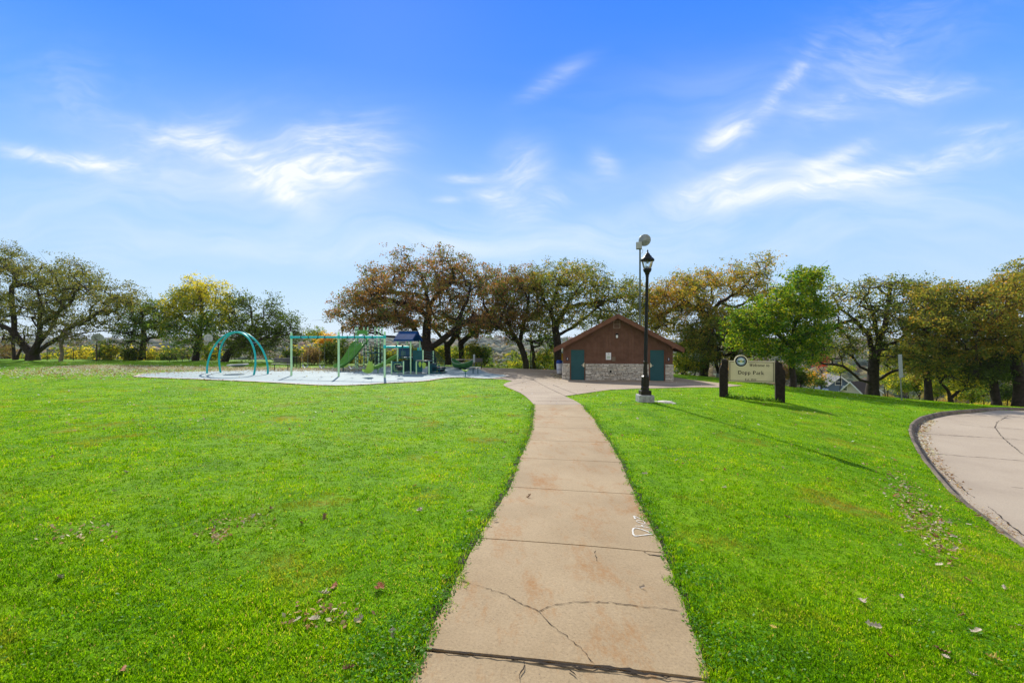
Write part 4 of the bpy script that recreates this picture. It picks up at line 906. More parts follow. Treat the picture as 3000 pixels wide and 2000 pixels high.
# ------------------------------------------------------------------ small playhouse structure
pc = Vector(((1200-1500)/F*31.4, 31.4)); zp = gp(*pc); al = R(-11)
ph = empty('play_house', (pc.x, pc.y, zp), 'small playhouse with a navy gable roof, green posts and dark blue panels', 'play structure', rz=al)
lx = lambda px, d=31.4: ((px-1500)/F*d-pc.x)/math.cos(al)
def part(name, mat, fn, par=ph, lab=None):
    mb = MB(); fn(mb); o = mb.build(name, mat, par)
    if lab: o['label'] = lab
    return o
x0, x1 = lx(1172, 30.9), lx(1209, 30.6)
for (xx, yy_) in ((x0, -.72), (x1, -.72), (x0+.05, .72), (x1+.05, .72)): part('post', M_lg, lambda mb: mb.tube([(xx, yy_, 0), (xx, yy_, 2.3)], .05, 10))
def roof(mb):
    a, b = x0-.22, x1+.18; e = .92
    for s_ in (-1, 1):
        sec = []
        for xx in (a, b): sec.append([(xx, s_*e, 2.18), (xx, s_*e*.93, 2.30), (xx, s_*.06, 2.84), (xx, 0, 2.86), (xx, 0, 2.80), (xx, s_*e*.86, 2.18)])
        mb.sweep(sec, 0, True, False); mb.add(sec[0], [(0, 1, 2, 3, 4, 5)]); mb.add(sec[1], [(5, 4, 3, 2, 1, 0)])
    arch_ = [(-.84, 2.2), (-.05, 2.82), (.05, 2.82), (.84, 2.2), (.55, 2.2), (.52, 2.38), (.35, 2.55), (0, 2.62), (-.35, 2.55), (-.52, 2.38), (-.55, 2.2)]
    for xx in (a+.04, b-.08):
        n = len(arch_); vs_ = [(xx, y, z) for y, z in arch_]+[(xx+.04, y, z) for y, z in arch_]
        fsx = [(0, 1, 8, 9), (0, 9, 10), (1, 2, 7, 8), (2, 3, 5, 6), (3, 4, 5), (2, 6, 7)]
        mb.add(vs_, fsx+[tuple(q+n for q in f)[::-1] for f in fsx]+[(i, (i+1) % n, (i+1) % n+n, i+n) for i in range(n)])
rf = part('roof', pmat('roof_navy', (.006, .05, .17), .7, .15, 2, spec=.1), roof)
part('ridge_cap', M_gal, lambda mb: mb.bbox(x0-.22, x1+.18, -.05, .05, 2.86, 2.89, .01), rf)
part('deck', M_nteal, lambda mb: mb.bbox(x0-.05, x1+.1, -.75, .75, 1.0, 1.08, .02), lab='upper deck under the roof')
part('deck', M_nteal, lambda mb: mb.bbox(x1+.1, x1+1.15, -.6, .6, .78, .85, .02), lab='lower deck beside the stairs')
def pan(x0_, x1_, z0_, z1_, y, holes=False):
    def f(mb): mb.bbox(x0_, x1_, y-.02, y+.02, z0_, z1_, .015)
    return f
pu = part('panel', M_navy, pan(x0+.07, x1-.07, 1.13, 1.73, -.72), lab='navy panel under the roof')
part('slot', pmat('slot_green', (.10, .22, .12), .5), lambda mb: [mb.bbox(x0+.28+.12*k, x0+.32+.12*k, -.75, -.745, 1.22, 1.52, .001) for k in range(3)], pu)
p2 = part('panel', M_nteal, pan(x1+.10, lx(1243, 30.6), .86, 1.56, -.62), lab='large plain dark teal panel')
part('knob', M_tealb, lambda mb: [mb.lathe([(.06, 0), (.06, .16), (.03, .2)], (x1+.35+.18*k, -.3, 1.55), 10) for k in range(2)], p2)
x2 = lx(1244, 30.5)
part('post', M_lg, lambda mb: mb.tube([(x2, -.62, .55), (x2, -.62, 1.58)], .045, 10)); part('post', M_lg, lambda mb: mb.tube([(x1+1.1, .6, 0), (x1+1.1, .6, 1.5)], .045, 10))
def stair(mb):
    for k in range(4): mb.bbox(x1+1.1+.26*k, x1+1.4+.26*k, -.45, .45, .62-.19*k, .67-.19*k, .01)
    mb.bbox(x1+1.1, x1+2.1, -.5, -.46, .0, .1, .01); mb.bbox(x1+1.12, x1+1.4, -.48, .48, .1, .6, .01)
part('stairs', M_nteal, stair)
def rail(mb):
    for y in (-.5, .5):
        for dz in (0, .18, .36): mb.tube([(x1+.95, y, 1.48-dz), (x1+1.35, y, 1.40-dz), (x1+1.95, y, .80-dz*.7)], .014, 6)
        mb.tube([(x1+1.95, y, .85), (x1+1.95, y, 0)], .016, 6)
part('handrail', M_nteal, rail)
# lower front panels
xa_, xb_ = lx(1155, 29.9), lx(1190, 29.7); yl = -1.35
for xx in (xa_, xb_): part('short_post', M_lg, lambda mb: mb.tube([(xx, yl, 0), (xx, yl, .86)], .045, 10))
p3 = part('panel', M_nteal, pan(xa_+.05, xb_-.05, .12, .84, yl), lab='low dark panel with a lime framed window')
def fr(mb):
    a, b, c, d = xa_+.2, xb_-.17, .22, .68
    pts = [(a+.05, c), (b-.05, c), (b, c+.05), (b, d-.05), (b-.05, d), (a+.05, d), (a, d-.05), (a, c+.05)]
    mb.tube([(x, yl-.03, z) for x, z in pts+[pts[0]]], .028, 6)
    for k in range(4): mb.tube([(a+.10+.08*k, yl-.03, c+.03), (a+.10+.08*k, yl-.03, c+.2)], .010, 5)
part('window_frame', pmat('frame_lime', (.28, .42, .18), .5), fr, p3)
part('play_wheel', M_blk, lambda mb: (mb.bbox(xa_+.3, xb_-.28, yl-.05, yl-.02, .42, .62, .02)), p3)
part('wheel_hub', M_white, lambda mb: mb.lathe([(.0, 0), (.04, 0), (.035, .04), (.0, .05)], ((xa_+xb_)/2, yl-.05, .47), 10, M=Matrix.Rotation(R(90), 3, 'X')), p3)
xc, xd = lx(1228, 30.1), lx(1264, 29.8)
for xx in (xc, xd): part('short_post', M_lg, lambda mb: mb.tube([(xx, -1.05, 0), (xx, -1.05, .84)], .045, 10))
p4 = part('panel', M_nteal, pan(xc+.05, xc+.42, .14, .82, -1.05), lab='low dark panel with lime leaf shapes')
def leaf_sh(mb):
    for cx_, cz_, r_x, r_z in ((xc+.27, .68, .10, .15), (xc+.55, .62, .15, .17)):
        pts = [(cx_+r_x*math.cos(a)*(1-.35*max(0, -math.sin(a))), cz_+r_z*math.sin(a)*(1.5 if math.sin(a) < 0 else 1)) for a in np.linspace(0, 2*math.pi, 18)[:-1]]; mb.prism(pts, -1.11, -1.08)
part('leaf_shape', M_lime, leaf_sh, p4)
part('counter', pmat('counter_tan', (.55, .52, .46), .5), lambda mb: mb.bbox(xc-.05, xd-.25, -1.0, -.65, .88, .91, .01))
part('dark_panel', M_nteal, lambda mb: (mb.bbox(x1-.45, x1-.02, -.02, .02, .10, .80, .01), mb.bbox(x1+.1, x1+.5, -.5, -.46, .1, .78, .01), mb.bbox(x0+.3, x0+.34, -.6, .6, .1, .9, .01)))
# single curved slide going left
def sslide(mb):
    prof = [(-.26, .22), (-.23, .24), (-.20, .2), (-.12, .02), (0, 0), (.12, .02), (.20, .2), (.23, .24), (.26, .22)]
    cen = [Vector((x0-.05-1.75*t+.0*t, -.05-.75*t*t, .28+.80*(1-sstep(0, 1, np.array([t]))[0]))) for t in np.linspace(0, 1, 15)]; A = []; B = []
    for k in range(15):
        tg = (cen[min(k+1, 14)]-cen[max(k-1, 0)]).normalized(); sd_ = tg.cross(Vector((0, 0, 1))).normalized(); up = sd_.cross(tg)
        A.append([tuple(cen[k]+sd_*x+up*z) for x, z in prof]); B.append([tuple(cen[k]+sd_*x*1.04+up*(z-.03)) for x, z in prof])
    mb.sweep(A); mb.sweep(B); mb.sweep([[s[0] for s in A], [s[0] for s in B]]); mb.sweep([[s[-1] for s in A], [s[-1] for s in B]]); mb.sweep([A[-1], B[-1]])
    mb.bbox(x0-.08, x0-.02, -.35, .25, 1.1, 1.75, .02)
    mb.tube([(x0-1.5, -.6, 0), (x0-1.5, -.6, .35)], .03, 8)
mb = MB(); sslide(mb); mb.build('slide', pmat('slide_light_green', (.20, .42, .08), .4, .15), ph, fixn=False)
# ------------------------------------------------------------------ other play pieces
p = Vector(G(1292, 1091, .03)); t_ = empty('play_table', (p.x, p.y, gp(*p)), 'low dark play table with a lime leg right of the playhouse', 'play table')
mb = MB(); mb.lathe([(.0, .30), (.36, .30), (.37, .33), (.34, .36), (.0, .36)], k=20); mb.lathe([(.22, .05), (.30, .28), (.0, .29)], k=14); mb.build('table_top', pmat('table_dark', (.02, .025, .03), .5), t_)
mb = MB(); mb.tube([(-.26, -.2, 0), (-.25, -.2, .3)], .05, 8); mb.tube([(.2, .2, 0), (.2, .2, .3)], .05, 8); mb.build('leg', M_lime, t_)
p = Vector(G(1352, 1083, .03)); t_ = empty('wavy_spinner', (p.x, p.y+.8, gp(*p)), 'big green bowl spinner with a high wavy rim', 'spinner')
mb = MB(); A = []; B = []
for i in range(49):
    a = 2*math.pi*i/48; hgt = .42+.20*math.cos(2*a+R(20))+.05*math.sin(3*a)
    A.append([(r_*math.cos(a), r_*math.sin(a), z) for r_, z in ((.35, .08), (.62, .12), (.78, .24), (.85, .24+(hgt-.1)*.5), (.90, .2+hgt), (.86, .22+hgt), (.80, .2+hgt*.6), (.70, .28), (.0, .24))])
mb.sweep(A); mb.build('bowl', pmat('spinner_green', (.03, .13, .04), .35, .2, 3, col2=(.06, .20, .05)), t_, fixn=False)
mb = MB(); rimp = [(.88*math.cos(a), .88*math.sin(a), .215+.42+.20*math.cos(2*a+R(20))+.05*math.sin(3*a)) for a in np.linspace(0, 2*math.pi, 49)]; mb.tube(rimp, .02, 6, cap=False); mb.build('rim', pmat('rim_light', (.35, .42, .30), .4), t_)
mb = MB(); mb.lathe([(.3, 0), (.3, .1), (.0, .1)], k=16); mb.build('base', M_nteal, t_)
p = Vector(G(1363.5, 1102.5, .03)); t_ = empty('cup_spinner', (p.x, p.y, gp(*p)), 'small lime cup seat on a thin teal post at the edge of the blue surface', 'spinner')
mb = MB(); mb.tube([(0, 0, 0), (0, 0, .32)], .028, 10); mb.lathe([(.05, 0), (.05, .01)], k=10); mb.build('post', pmat('teal_post', (.01, .16, .16), .4), t_)
mb = MB(); A = []
for i in range(25):
    a = 2*math.pi*i/24; h_ = .03*math.cos(2*a); A.append([(r_*math.cos(a), r_*math.sin(a)*.8, z+h_*r_*4) for r_, z in ((.03, .30), (.12, .31), (.21, .38), (.24, .43), (.21, .42), (.1, .35), (0, .34))])
mb.sweep(A); mb.build('seat', M_lime, t_, fixn=False)
p = Vector(G(1386, 1095)); bz = g1(*p)+PO
t_ = empty('bench', (p.x, p.y, bz), 'small backless bench with a pale top and dark legs beside the green spinners', 'bench', rz=R(-4))
mb = MB(); [mb.bbox(-.22, .52, -.16+.11*k, -.07+.11*k, .42, .455, .008) for k in range(3)]; mb.build('seat', pmat('bench_pale', (.52, .56, .48), .5, .1), t_)
for xx in (.0, .33): mb = MB(); mb.tube([(xx, 0, 0), (xx, 0, .42)], .03, 8); mb.bbox(xx-.03, xx+.03, -.15, .15, .39, .42, .005); mb.build('leg', M_nteal, t_)
p = Vector(((1389-1500)/F*35.5, 35.5)); t_ = empty('marker_post', (p.x, p.y, gp(*p)), 'thin pale marker post with a narrow edge-on sign behind the small bench', 'post')
mb = MB(); mb.tube([(0, 0, 0), (0, 0, 1.1)], .02, 8); mb.build('post', M_gal, t_); mb = MB(); mb.M = Matrix.Rotation(R(70), 4, 'Z'); mb.bbox(-.16, .16, -.012, .012, .62, 1.22, .004); mb.build('panel', pmat('panel_palegreen', (.5, .56, .5), .5), t_)
def bench(x, y, rz, label, w_=1.45, col=(.30, .27, .24), z=None):
    t = empty('bench', (x, y, (gp(x, y) if z is None else z)), label, 'bench', rz=rz); m = pmat('bench_slat', col, .6, .2, 5); md = pmat('bench_frame', (.02, .022, .025), .5)
    mb = MB(); [mb.bbox(-w_/2, w_/2, -.22+.13*k, -.11+.13*k, .43, .465, .008) for k in range(3)]; mb.build('seat', m, t)
    mb = MB(); [mb.bbox(-w_/2, w_/2, .20+.02*k, .235+.02*k, .56+.11*k, .66+.11*k, .008) for k in range(3)]; mb.build('backrest', pmat('bench_back', (.10, .10, .10), .6), t)
    mb = MB(); mb.bbox(-w_/2, w_/2, .25, .29, .865, .89, .006); mb.build('top_rail', m, t)
    for s_ in (-1, 1): mb = MB(); xx = s_*w_*.36; mb.tube([(xx, 0, 0), (xx, 0, .43)], .03, 8); mb.tube([(xx, .05, .42), (xx, .22, .5), (xx, .28, .86)], .022, 6); mb.bbox(xx-.03, xx+.03, -.2, .2, .39, .43, .005); mb.build('leg', md, t)
    return t
bench((824-1500)/F*34.4, 34.4, R(4), 'slatted bench with dark backrest between the arch swing and the swing set', 1.35, (.50, .46, .40))
bench((1400-1500)/F*37.2, 37.2, R(8), 'low dark bench with backrest at the edge of the plaza behind the marker post', .8, (.05, .05, .045))
def table(x, y, rz, label, col, z=None):
    t = empty('picnic_table', (x, y, g1(x, y) if z is None else z), label, 'table', rz=rz); m = pmat('table_wood', col, .7, .2, 5); d = pmat('table_frame', (.02, .022, .025), .5)
    mb = MB(); [mb.bbox(-.9, .9, -.36+.145*k, -.225+.145*k, .72, .755, .008) for k in range(5)]; mb.build('table_top', m, t)
    for s_ in (-1, 1): mb = MB(); [mb.bbox(-.9, .9, s_*.68-.13+.13*k, s_*.68-.01+.13*k, .42, .455, .008) for k in range(2)]; mb.build('seat', m, t)
    for s_ in (-1, 1): mb = MB(); xx = s_*.6; mb.tube([(xx, -.62, 0), (xx, -.2, .72)], .03, 6); mb.tube([(xx, .62, 0), (xx, .2, .72)], .03, 6); mb.tube([(xx, -.72, .41), (xx, .72, .41)], .025, 6); mb.build('leg', d, t)
    return t
table((1360-1500)/F*39, 39, R(5), 'picnic table with a pale top behind the green bowl spinner', (.42, .36, .30))
table((526-1500)/F*47, 47, R(5), 'dark picnic table in the shade below the yellow-green tree', (.04, .035, .03))

# ------------------------------------------------------------------ basketball hoops
def hoop(px, py_base, d, bpx, bpy, label, yaw, bw=.62):
    x = (px-1500)/F*d; z = g1(x, d); t = empty('basketball_hoop', (x, d, z), label, 'basketball hoop', 'basketball hoops beyond the lawn'); zb_ = CAMZ+(1000-bpy)/F*d-z; bx = (bpx-px)/F*d
    mb = MB(); mb.tube([(0, 0, -.1), (0, 0, zb_-.7), (bx*.25, -.1, zb_-.25), (bx*.9, -.5, zb_-.1)], .06, 10); mb.build('pole', pmat('pole_brown', (.09, .065, .05), .6), t)
    M_ = Matrix.Translation((bx, -.6, zb_))@Matrix.Rotation(yaw, 4, 'Z')
    mb = MB(); mb.M = M_; pts = [(-.35*1.1, -.40)]+[(bw*math.cos(a)*1.0, -.10+.46*math.sin(a)) for a in np.linspace(math.pi*1.08, -math.pi*.08, 15)]+[(.35*1.1, -.40)]; mb.prism(pts, -.02, .02); b = mb.build('backboard', pmat('board_white', (.50, .52, .53), .5), t)
    mb = MB(); mb.M = M_; mb.box(-.22, -.19, -.026, -.021, -.3, .12); mb.box(.19, .22, -.026, -.021, -.3, .12); mb.box(-.19, .19, -.026, -.021, .09, .12); mb.build('target_square', M_galp, b)
    mb = MB(); mb.M = M_; mb.tube([(.23*math.cos(a), -.28+.23*math.sin(a), -.33) for a in np.linspace(0, 2*math.pi, 21)], .014, 6, cap=False); mb.build('rim', pmat('rim_orange', (.45, .12, .04), .5), t)
    mb = MB(); mb.M = M_
    for k in range(10):
        a0 = 2*math.pi*k/10; a1 = a0+.5
        for s_ in (1, -1): mb.tube([(.22*math.cos(a0), -.28+.22*math.sin(a0), -.34), (.17*math.cos(a0+.3*s_), -.28+.17*math.sin(a0+.3*s_), -.55), (.12*math.cos(a0+.6*s_), -.28+.12*math.sin(a0+.6*s_), -.75)], .008, 4)
    mb.build('net', M_white, t)
hoop(283, 1058, 48, 301, 987, 'basketball hoop with a fan-shaped board behind the fence by the big spreading tree', R(6))
hoop(640, 1060, 46, 622, 989, 'basketball hoop with a fan-shaped board beside the teal arch swing', R(-8), .50)

# ------------------------------------------------------------------ chain-link fences
def fence(pts, h, label, step=2.6, gap=.11, th=.006, name='chain_link_fence'):
    P = [Vector(p) for p in pts]; z0 = g1(P[0].x, P[0].y); t = empty(name, (P[0].x, P[0].y, z0), label, 'fence')
    def loc(p, dz): return (p.x-P[0].x, p.y-P[0].y, g1(p.x, p.y)-z0+dz)
    for a, b in zip(P[:-1], P[1:]):
        n = max(1, round((b-a).length/step)); Q = [a.lerp(b, i/n) for i in range(n+1)]
        for q in Q[:-1] if b is not P[-1] else Q:
            mb = MB(); mb.tube([loc(q, -.1), loc(q, h+.05)], .035, 8); mb.build('post', M_blk, t)
        mb = MB(); mb.tube([loc(q, h) for q in Q], .022, 6); mb.build('top_rail', M_blk, t)
        mb = MB(); Lf = (b-a).length; nn = int(Lf/gap)
        for i in range(-int(h/gap), nn):
            for s_ in (1, -1):
                u0 = i*gap; u1 = u0+h
                lo_, hi_ = max(u0, 0), min(u1, Lf)
                if hi_ <= lo_: continue
                za, zb_ = (lo_-u0), (hi_-u0)
                if s_ < 0: za, zb_ = h-za, h-zb_
                A_ = loc(a.lerp(b, lo_/Lf), za+.02); B_ = loc(a.lerp(b, hi_/Lf), zb_+.02)
                mb.add([(A_[0], A_[1], A_[2]-th), (B_[0], B_[1], B_[2]-th), (B_[0], B_[1], B_[2]+th), (A_[0], A_[1], A_[2]+th)], [(0, 1, 2, 3)])
        mb.build('mesh', M_blk, t, fixn=False)
    return t
fence([((138-1500)/F*49, 49), ((365-1500)/F*50.5, 50.5), ((700-1500)/F*52, 52)], 1.15, 'black chain-link fence running behind the lawn below the left trees')
fence([((842-1500)/F*41, 41), ((880-1500)/F*36.6, 36.6)], .85, 'short dark chain-link fence run coming forward behind the swing set', 1.3, .05, .008)

# ------------------------------------------------------------------ trees
M_bark = pmat('oak_bark', (.042, .032, .026), .95, .4, 5, .8, 18)
M_barkp = pmat('pale_bark', (.20, .165, .13), .9, .25, 6, .5, 20)
OLV = (.055, .085, .018); GRN = (.045, .10, .018); RUST = (.20, .085, .025); ORG = (.30, .15, .03); GOLD = (.36, .24, .035); BRN = (.13, .075, .035); LIME = (.11, .21, .02)
P_rust = leafmat('oak_leaves_rust', [GRN, OLV, (.10, .085, .022), BRN, RUST, (.25, .13, .03)])
P_gold = leafmat('oak_leaves_gold', [(.03, .06, .012), (.06, .09, .016), (.11, .13, .02), (.17, .155, .022), (.24, .16, .022), (.28, .13, .025)])
P_olive = leafmat('leaves_olive', [(.035, .06, .016), GRN, OLV, (.10, .11, .02), (.16, .13, .025)])
P_green = leafmat('leaves_bright_green', [(.016, .055, .005), (.032, .09, .006), (.065, .135, .007), (.13, .19, .009), (.23, .23, .011)], amt=.3)
P_yel = leafmat('leaves_yellow_green', [(.045, .10, .018), (.08, .13, .02), (.18, .19, .02), (.36, .29, .02), (.42, .33, .02)], amt=.4)
P_dark = leafmat('leaves_dark_green', [(.022, .042, .008), (.035, .06, .010), (.055, .08, .012), (.09, .11, .014)])
P_elm = leafmat('leaves_elm', [(.045, .065, .018), (.07, .085, .02), (.11, .11, .025), (.18, .14, .04)])
P_twig = leafmat('leaves_brown_twiggy', [(.10, .07, .04), (.14, .09, .05), (.10, .10, .03), (.18, .12, .05)])
P_orng = leafmat('leaves_orange', [(.30, .12, .02), (.45, .18, .02), (.50, .28, .03), (.20, .13, .03)])
P_red = leafmat('leaves_red', [(.25, .02, .025), (.35, .04, .03), (.30, .10, .03)])

def tubes(segA, segB, rA, rB, k):
    """many frusta at once"""
    n = len(segA); t = segB-segA; ln = np.linalg.norm(t, axis=1, keepdims=True)+1e-9; t = t/ln
    up = np.where(np.abs(t[:, 2:3]) < .9, np.array([[0, 0, 1.]]), np.array([[1., 0, 0]])); a = np.cross(t, up); a /= np.linalg.norm(a, axis=1, keepdims=True); b = np.cross(a, t)
    A = segA-t*rA[:, None]*.35; B = segB+t*rB[:, None]*.35
    th = np.arange(k)*2*math.pi/k; cs = np.cos(th)[None, :, None]; sn = np.sin(th)[None, :, None]
    V0 = A[:, None]+(a[:, None]*cs+b[:, None]*sn)*rA[:, None, None]; V1 = B[:, None]+(a[:, None]*cs+b[:, None]*sn)*rB[:, None, None]
    V = np.concatenate([V0, V1], 1).reshape(-1, 3); base = (np.arange(n)*2*k)[:, None, None]; j = np.arange(k)
    f = np.stack([j, (j+1) % k, (j+1) % k+k, j+k], -1)[None]+base
    return V, f.reshape(-1, 4)
def leafquads(C, s, cval, flat=.0):
    n = len(C); s = np.asarray(s).reshape(-1) if not np.isscalar(s) else s; nrm = rng.normal(size=(n, 3)); nrm[:, 2] += flat; nrm /= np.linalg.norm(nrm, axis=1, keepdims=True)
    r = rng.normal(size=(n, 3)); u = np.cross(nrm, r); u /= np.linalg.norm(u, axis=1, keepdims=True)+1e-9; v = np.cross(nrm, u)
    s = (s*rng.uniform(.65, 1.25, n))[:, None]; w = s*rng.uniform(.45, .75, n)[:, None]
    V = np.stack([C-u*s, C+v*w-u*s*.1, C+u*s, C-v*w+u*s*.1], 1)+0
    V[:, 0] += nrm*s*.2; V[:, 2] -= nrm*s*.25
    return V.reshape(-1, 3), np.arange(n*4).reshape(n, 4), np.repeat(cval, 4)
NL = [0]
def tree(name, label, cat, base_px, d, limbs, blobs, n, mat, lpc=46, ls=.086, sig=.42, tr=.4, bark=M_bark, group=None, bare=.0, cbase=.45, dbase=None, twig=.016, shell=.5, zpow=1, ccoef=.18, ctop=0.):
    bp = PX(base_px[0], base_px[1], d); z = min(g1(bp.x, bp.y), bp.z+.02)-.1; O = np.array([bp.x, bp.y, z])
    root = empty(name, tuple(O), label, cat, group)
    nodes = []; par = []; thick = []
    def addn(p, pr): nodes.append(np.array(p, float)); par.append(pr); return len(nodes)-1
    b0 = addn((0, 0, 0), -1)
    for L_ in limbs:
        prev = None; dz0 = 0; ph_ = rng.uniform(-1, 1)
        pts = []
        for i, q in enumerate(L_):
            w = PX(q[0], q[1], d); dep = q[2] if len(q) > 2 else None
            if dep is None: dep = ph_*.9*i if L_ is not limbs[0] else 0.
            pts.append((np.array([w.x, w.y, w.z])-O, dep))
        # start: nearest node
        p0 = pts[0][0]; arr = np.array(nodes); st_ = int(np.argmin(((arr-p0)[:, [0, 2]]**2).sum(1)))
        dep0 = arr[st_][1]; prev = st_; p_prev = arr[st_]
        for (p, dep) in pts[1:]:
            q = p.copy(); dd_ = d+dep0+dep; s_ = dd_/d   # keep the direction seen from the front when the limb leans in depth
            q = np.array([(p[0]+O[0])*s_-O[0], dep0+dep, (p[2]+O[2]-CAMZ)*s_+CAMZ-O[2]])
            m = max(1, int(np.linalg.norm(q-p_prev)/.6))
            for k in range(1, m+1):
                t = k/m; pp = p_prev+(q-p_prev)*t+(rng.normal(0, .05, 3) if k < m else 0); prev = addn(pp, prev)
            p_prev = q
    nl = len(nodes)
    # attractors
    vol = np.array([b[2]*b[3]*(b[4] if len(b) > 4 else 4) for b in blobs], float); vol = vol**.85; cnt = np.maximum(3, (n*vol/vol.sum()).astype(int)); AT = []
    for b, c in zip(blobs, cnt):
        dr = b[4] if len(b) > 4 else 4; v = rng.normal(size=(c, 3)); v /= np.linalg.norm(v, axis=1, keepdims=True); r = rng.uniform(0, 1, c)**(shell/1.5)
        v = v*r[:, None]; dd_ = d+v[:, 1]*dr; px = b[0]+v[:, 0]*b[2]; py = b[1]-v[:, 2]*b[3]
        s_ = dd_/d
        AT.append(np.c_[(px-1500)/F*d*s_, dd_, CAMZ+(1000-py)/F*d*s_]-O)
    AT = np.concatenate(AT); AT = AT[AT[:, 2] > .3]
    arr = np.array(nodes); dist = np.sqrt(((AT[:, None]-arr[None])**2).sum(-1)).min(1); AT = AT[np.argsort(dist)]
    buf = np.zeros((len(nodes)+len(AT)*16, 3)); buf[:len(nodes)] = arr; nn = len(nodes)
    hgt = np.zeros(len(buf)); ends = []
    for a in AT:
        dv_ = buf[:nn]-a; dd_ = np.sqrt((dv_**2).sum(1)); dd_ = dd_+np.maximum(0, buf[:nn, 2]-a[2])*.6+(np.arange(nn) < 3)*3
        i = int(np.argmin(dd_)); p0 = buf[i]; L_ = np.linalg.norm(a-p0); m = min(15, max(1, int(L_/.55)))
        prev = i; side = rng.normal(0, .12*L_, 3)
        for k in range(1, m+1):
            t = k/m; pp = p0+(a-p0)*t+side*math.sin(t*math.pi)+(rng.normal(0, .06, 3) if k < m else 0); pp[2] += .10*L_*math.sin(t*math.pi)
            par.append(prev); buf[nn] = pp; prev = nn; nn += 1
        ends.append(prev)
    nodes = buf[:nn]; par = np.array(par); wgt = np.zeros(nn)
    for e in ends: wgt[e] += 1
    wgt[:nl][...] += 0
    for i in range(nn-1, 0, -1):
        if wgt[i] == 0: wgt[i] = .5
        wgt[par[i]] += wgt[i]
    rad = np.maximum(tr*(wgt/wgt[0])**.53, twig)
    if len(limbs): 
        flare = np.exp(-np.maximum(nodes[:, 2], 0)/.45)*.35; rad = rad*np.where(np.arange(nn) < nl, 1+flare*(rad > tr*.5), 1)
    ch = np.arange(1, nn); A = nodes[par[ch]]; B = nodes[ch]; rA = np.minimum(rad[par[ch]], rad[ch]*1.35); rA = np.where(par[ch] == 0, rad[0], rA); rB = rad[ch]
    big = rB > .07; parts_ = []
    off = 0; VV = []; FF = []
    for msk, k in ((big, 9), (~big, 4)):
        if msk.any():
            V_, f_ = tubes(A[msk], B[msk], rA[msk], rB[msk], k); VV.append(V_); FF.append(f_+off); off += len(V_)
    # fine bare twigs
    E = nodes[ends]; q = rng.integers(0, len(E), int(len(E)*3)); tp = E[q]+rng.normal(0, sig*.9, (len(q), 3)); V_, f_ = tubes(E[q], tp, np.full(len(q), twig*.8), np.full(len(q), twig*.35), 3); VV.append(V_); FF.append(f_+off)
    fastmesh('trunk', np.concatenate(VV), np.concatenate(FF), bark, root, smooth=True)
    # leaves
    keep = E[rng.random(len(E)) > bare] if bare else E
    extra = nodes[nl:][rng.random(nn-nl) < .25] if nn > nl else keep
    cen = np.concatenate([keep, extra]) if not bare else keep
    sub = 3
    c2 = np.repeat(cen, sub, 0)+rng.normal(0, sig, (len(cen)*sub, 3))*[1, 1, .7]
    per = max(2, int(lpc*.95)//sub); Cn = np.repeat(c2, per, 0)+rng.normal(0, sig*.46, (len(c2)*per, 3))*[1, 1, .6]
    cc = np.repeat(rng.normal(0, .10, len(c2)), per)+rng.normal(0, ccoef, len(Cn))+cbase+ctop*((Cn[:, 2]-Cn[:, 2].mean())/(np.ptp(Cn[:, 2])+.1))
    V_, f_, c_ = leafquads(Cn, ls, cc); NL[0] += len(Cn)
    fastmesh('crown', V_, f_, mat, root, c_)
    return root
OAKS = 'trees along the hill crest'
tree('elm_tree', 'huge spreading multi-stemmed tree at the far left edge of the lawn', 'tree', (96, 1056), 49,
     [[(96, 1056, 0), (96, 1040, 0)], [(96, 1040), (73, 1015), (41, 967), (37, 903), (35, 840), (57, 792)], [(96, 1045), (112, 999), (121, 951), (159, 922), (204, 890), (230, 846), (236, 808)],
      [(102, 1048), (128, 1018), (166, 992), (204, 961), (255, 935), (287, 916)], [(166, 992), (223, 980), (287, 970), (335, 969)], [(60, 1000), (30, 965), (-10, 950), (-60, 900)], [(121, 951), (120, 900), (110, 850)], [(112, 999), (150, 960), (180, 900), (185, 850)], [(204, 961), (260, 970), (290, 1000)]],
     [(15, 770, 85, 50, 6), (90, 810, 70, 45, 6), (190, 800, 90, 45, 7), (250, 840, 75, 50, 6), (130, 870, 120, 60, 7), (300, 875, 65, 45, 5), (365, 860, 45, 35, 5), (-80, 850, 90, 110, 6), (180, 930, 130, 35, 5), (10, 900, 60, 50, 6), (290, 935, 70, 35, 5), (385, 890, 30, 30, 4)], 620, P_elm, tr=.52, lpc=54, sig=.48)
tree('small_tree', 'small dark forked tree at the far left, beside the big spreading trunk', 'tree', (45, 1057), 50, [[(45, 1057, 0), (40, 1025), (33, 990), (20, 960)], [(48, 1050), (62, 1022), (72, 985)]], [(5, 960, 35, 35, 2.5), (75, 975, 35, 25, 2), (30, 1000, 40, 30, 3)], 50, P_elm, tr=.19, lpc=26)
tree('small_tree', 'slim young tree with a straight grey trunk in front of the black fence', 'tree', (177, 1056), 47, [[(177, 1056, 0), (178, 1010, 0), (172, 985), (160, 960)], [(178, 1012), (188, 985), (190, 950)]], [(190, 955, 60, 28, 3), (225, 990, 55, 25, 3), (140, 975, 40, 22, 3)], 70, P_elm, tr=.15, bark=M_barkp, lpc=30)
tree('bushy_tree', 'dense olive tree between the big spreading tree and the yellow-topped tree', 'tree', (415, 1060), 51, [[(415, 1060, 0), (418, 1020, 0), (423, 985, 0), (410, 950)], [(423, 1000), (440, 990), (480, 985), (510, 975)]],
     [(375, 930, 60, 55, 4), (420, 900, 50, 40, 4), (460, 930, 55, 50, 4), (390, 1010, 45, 40, 3), (350, 970, 35, 40, 3), (430, 960, 60, 50, 4)], 230, P_olive, tr=.3, lpc=44)
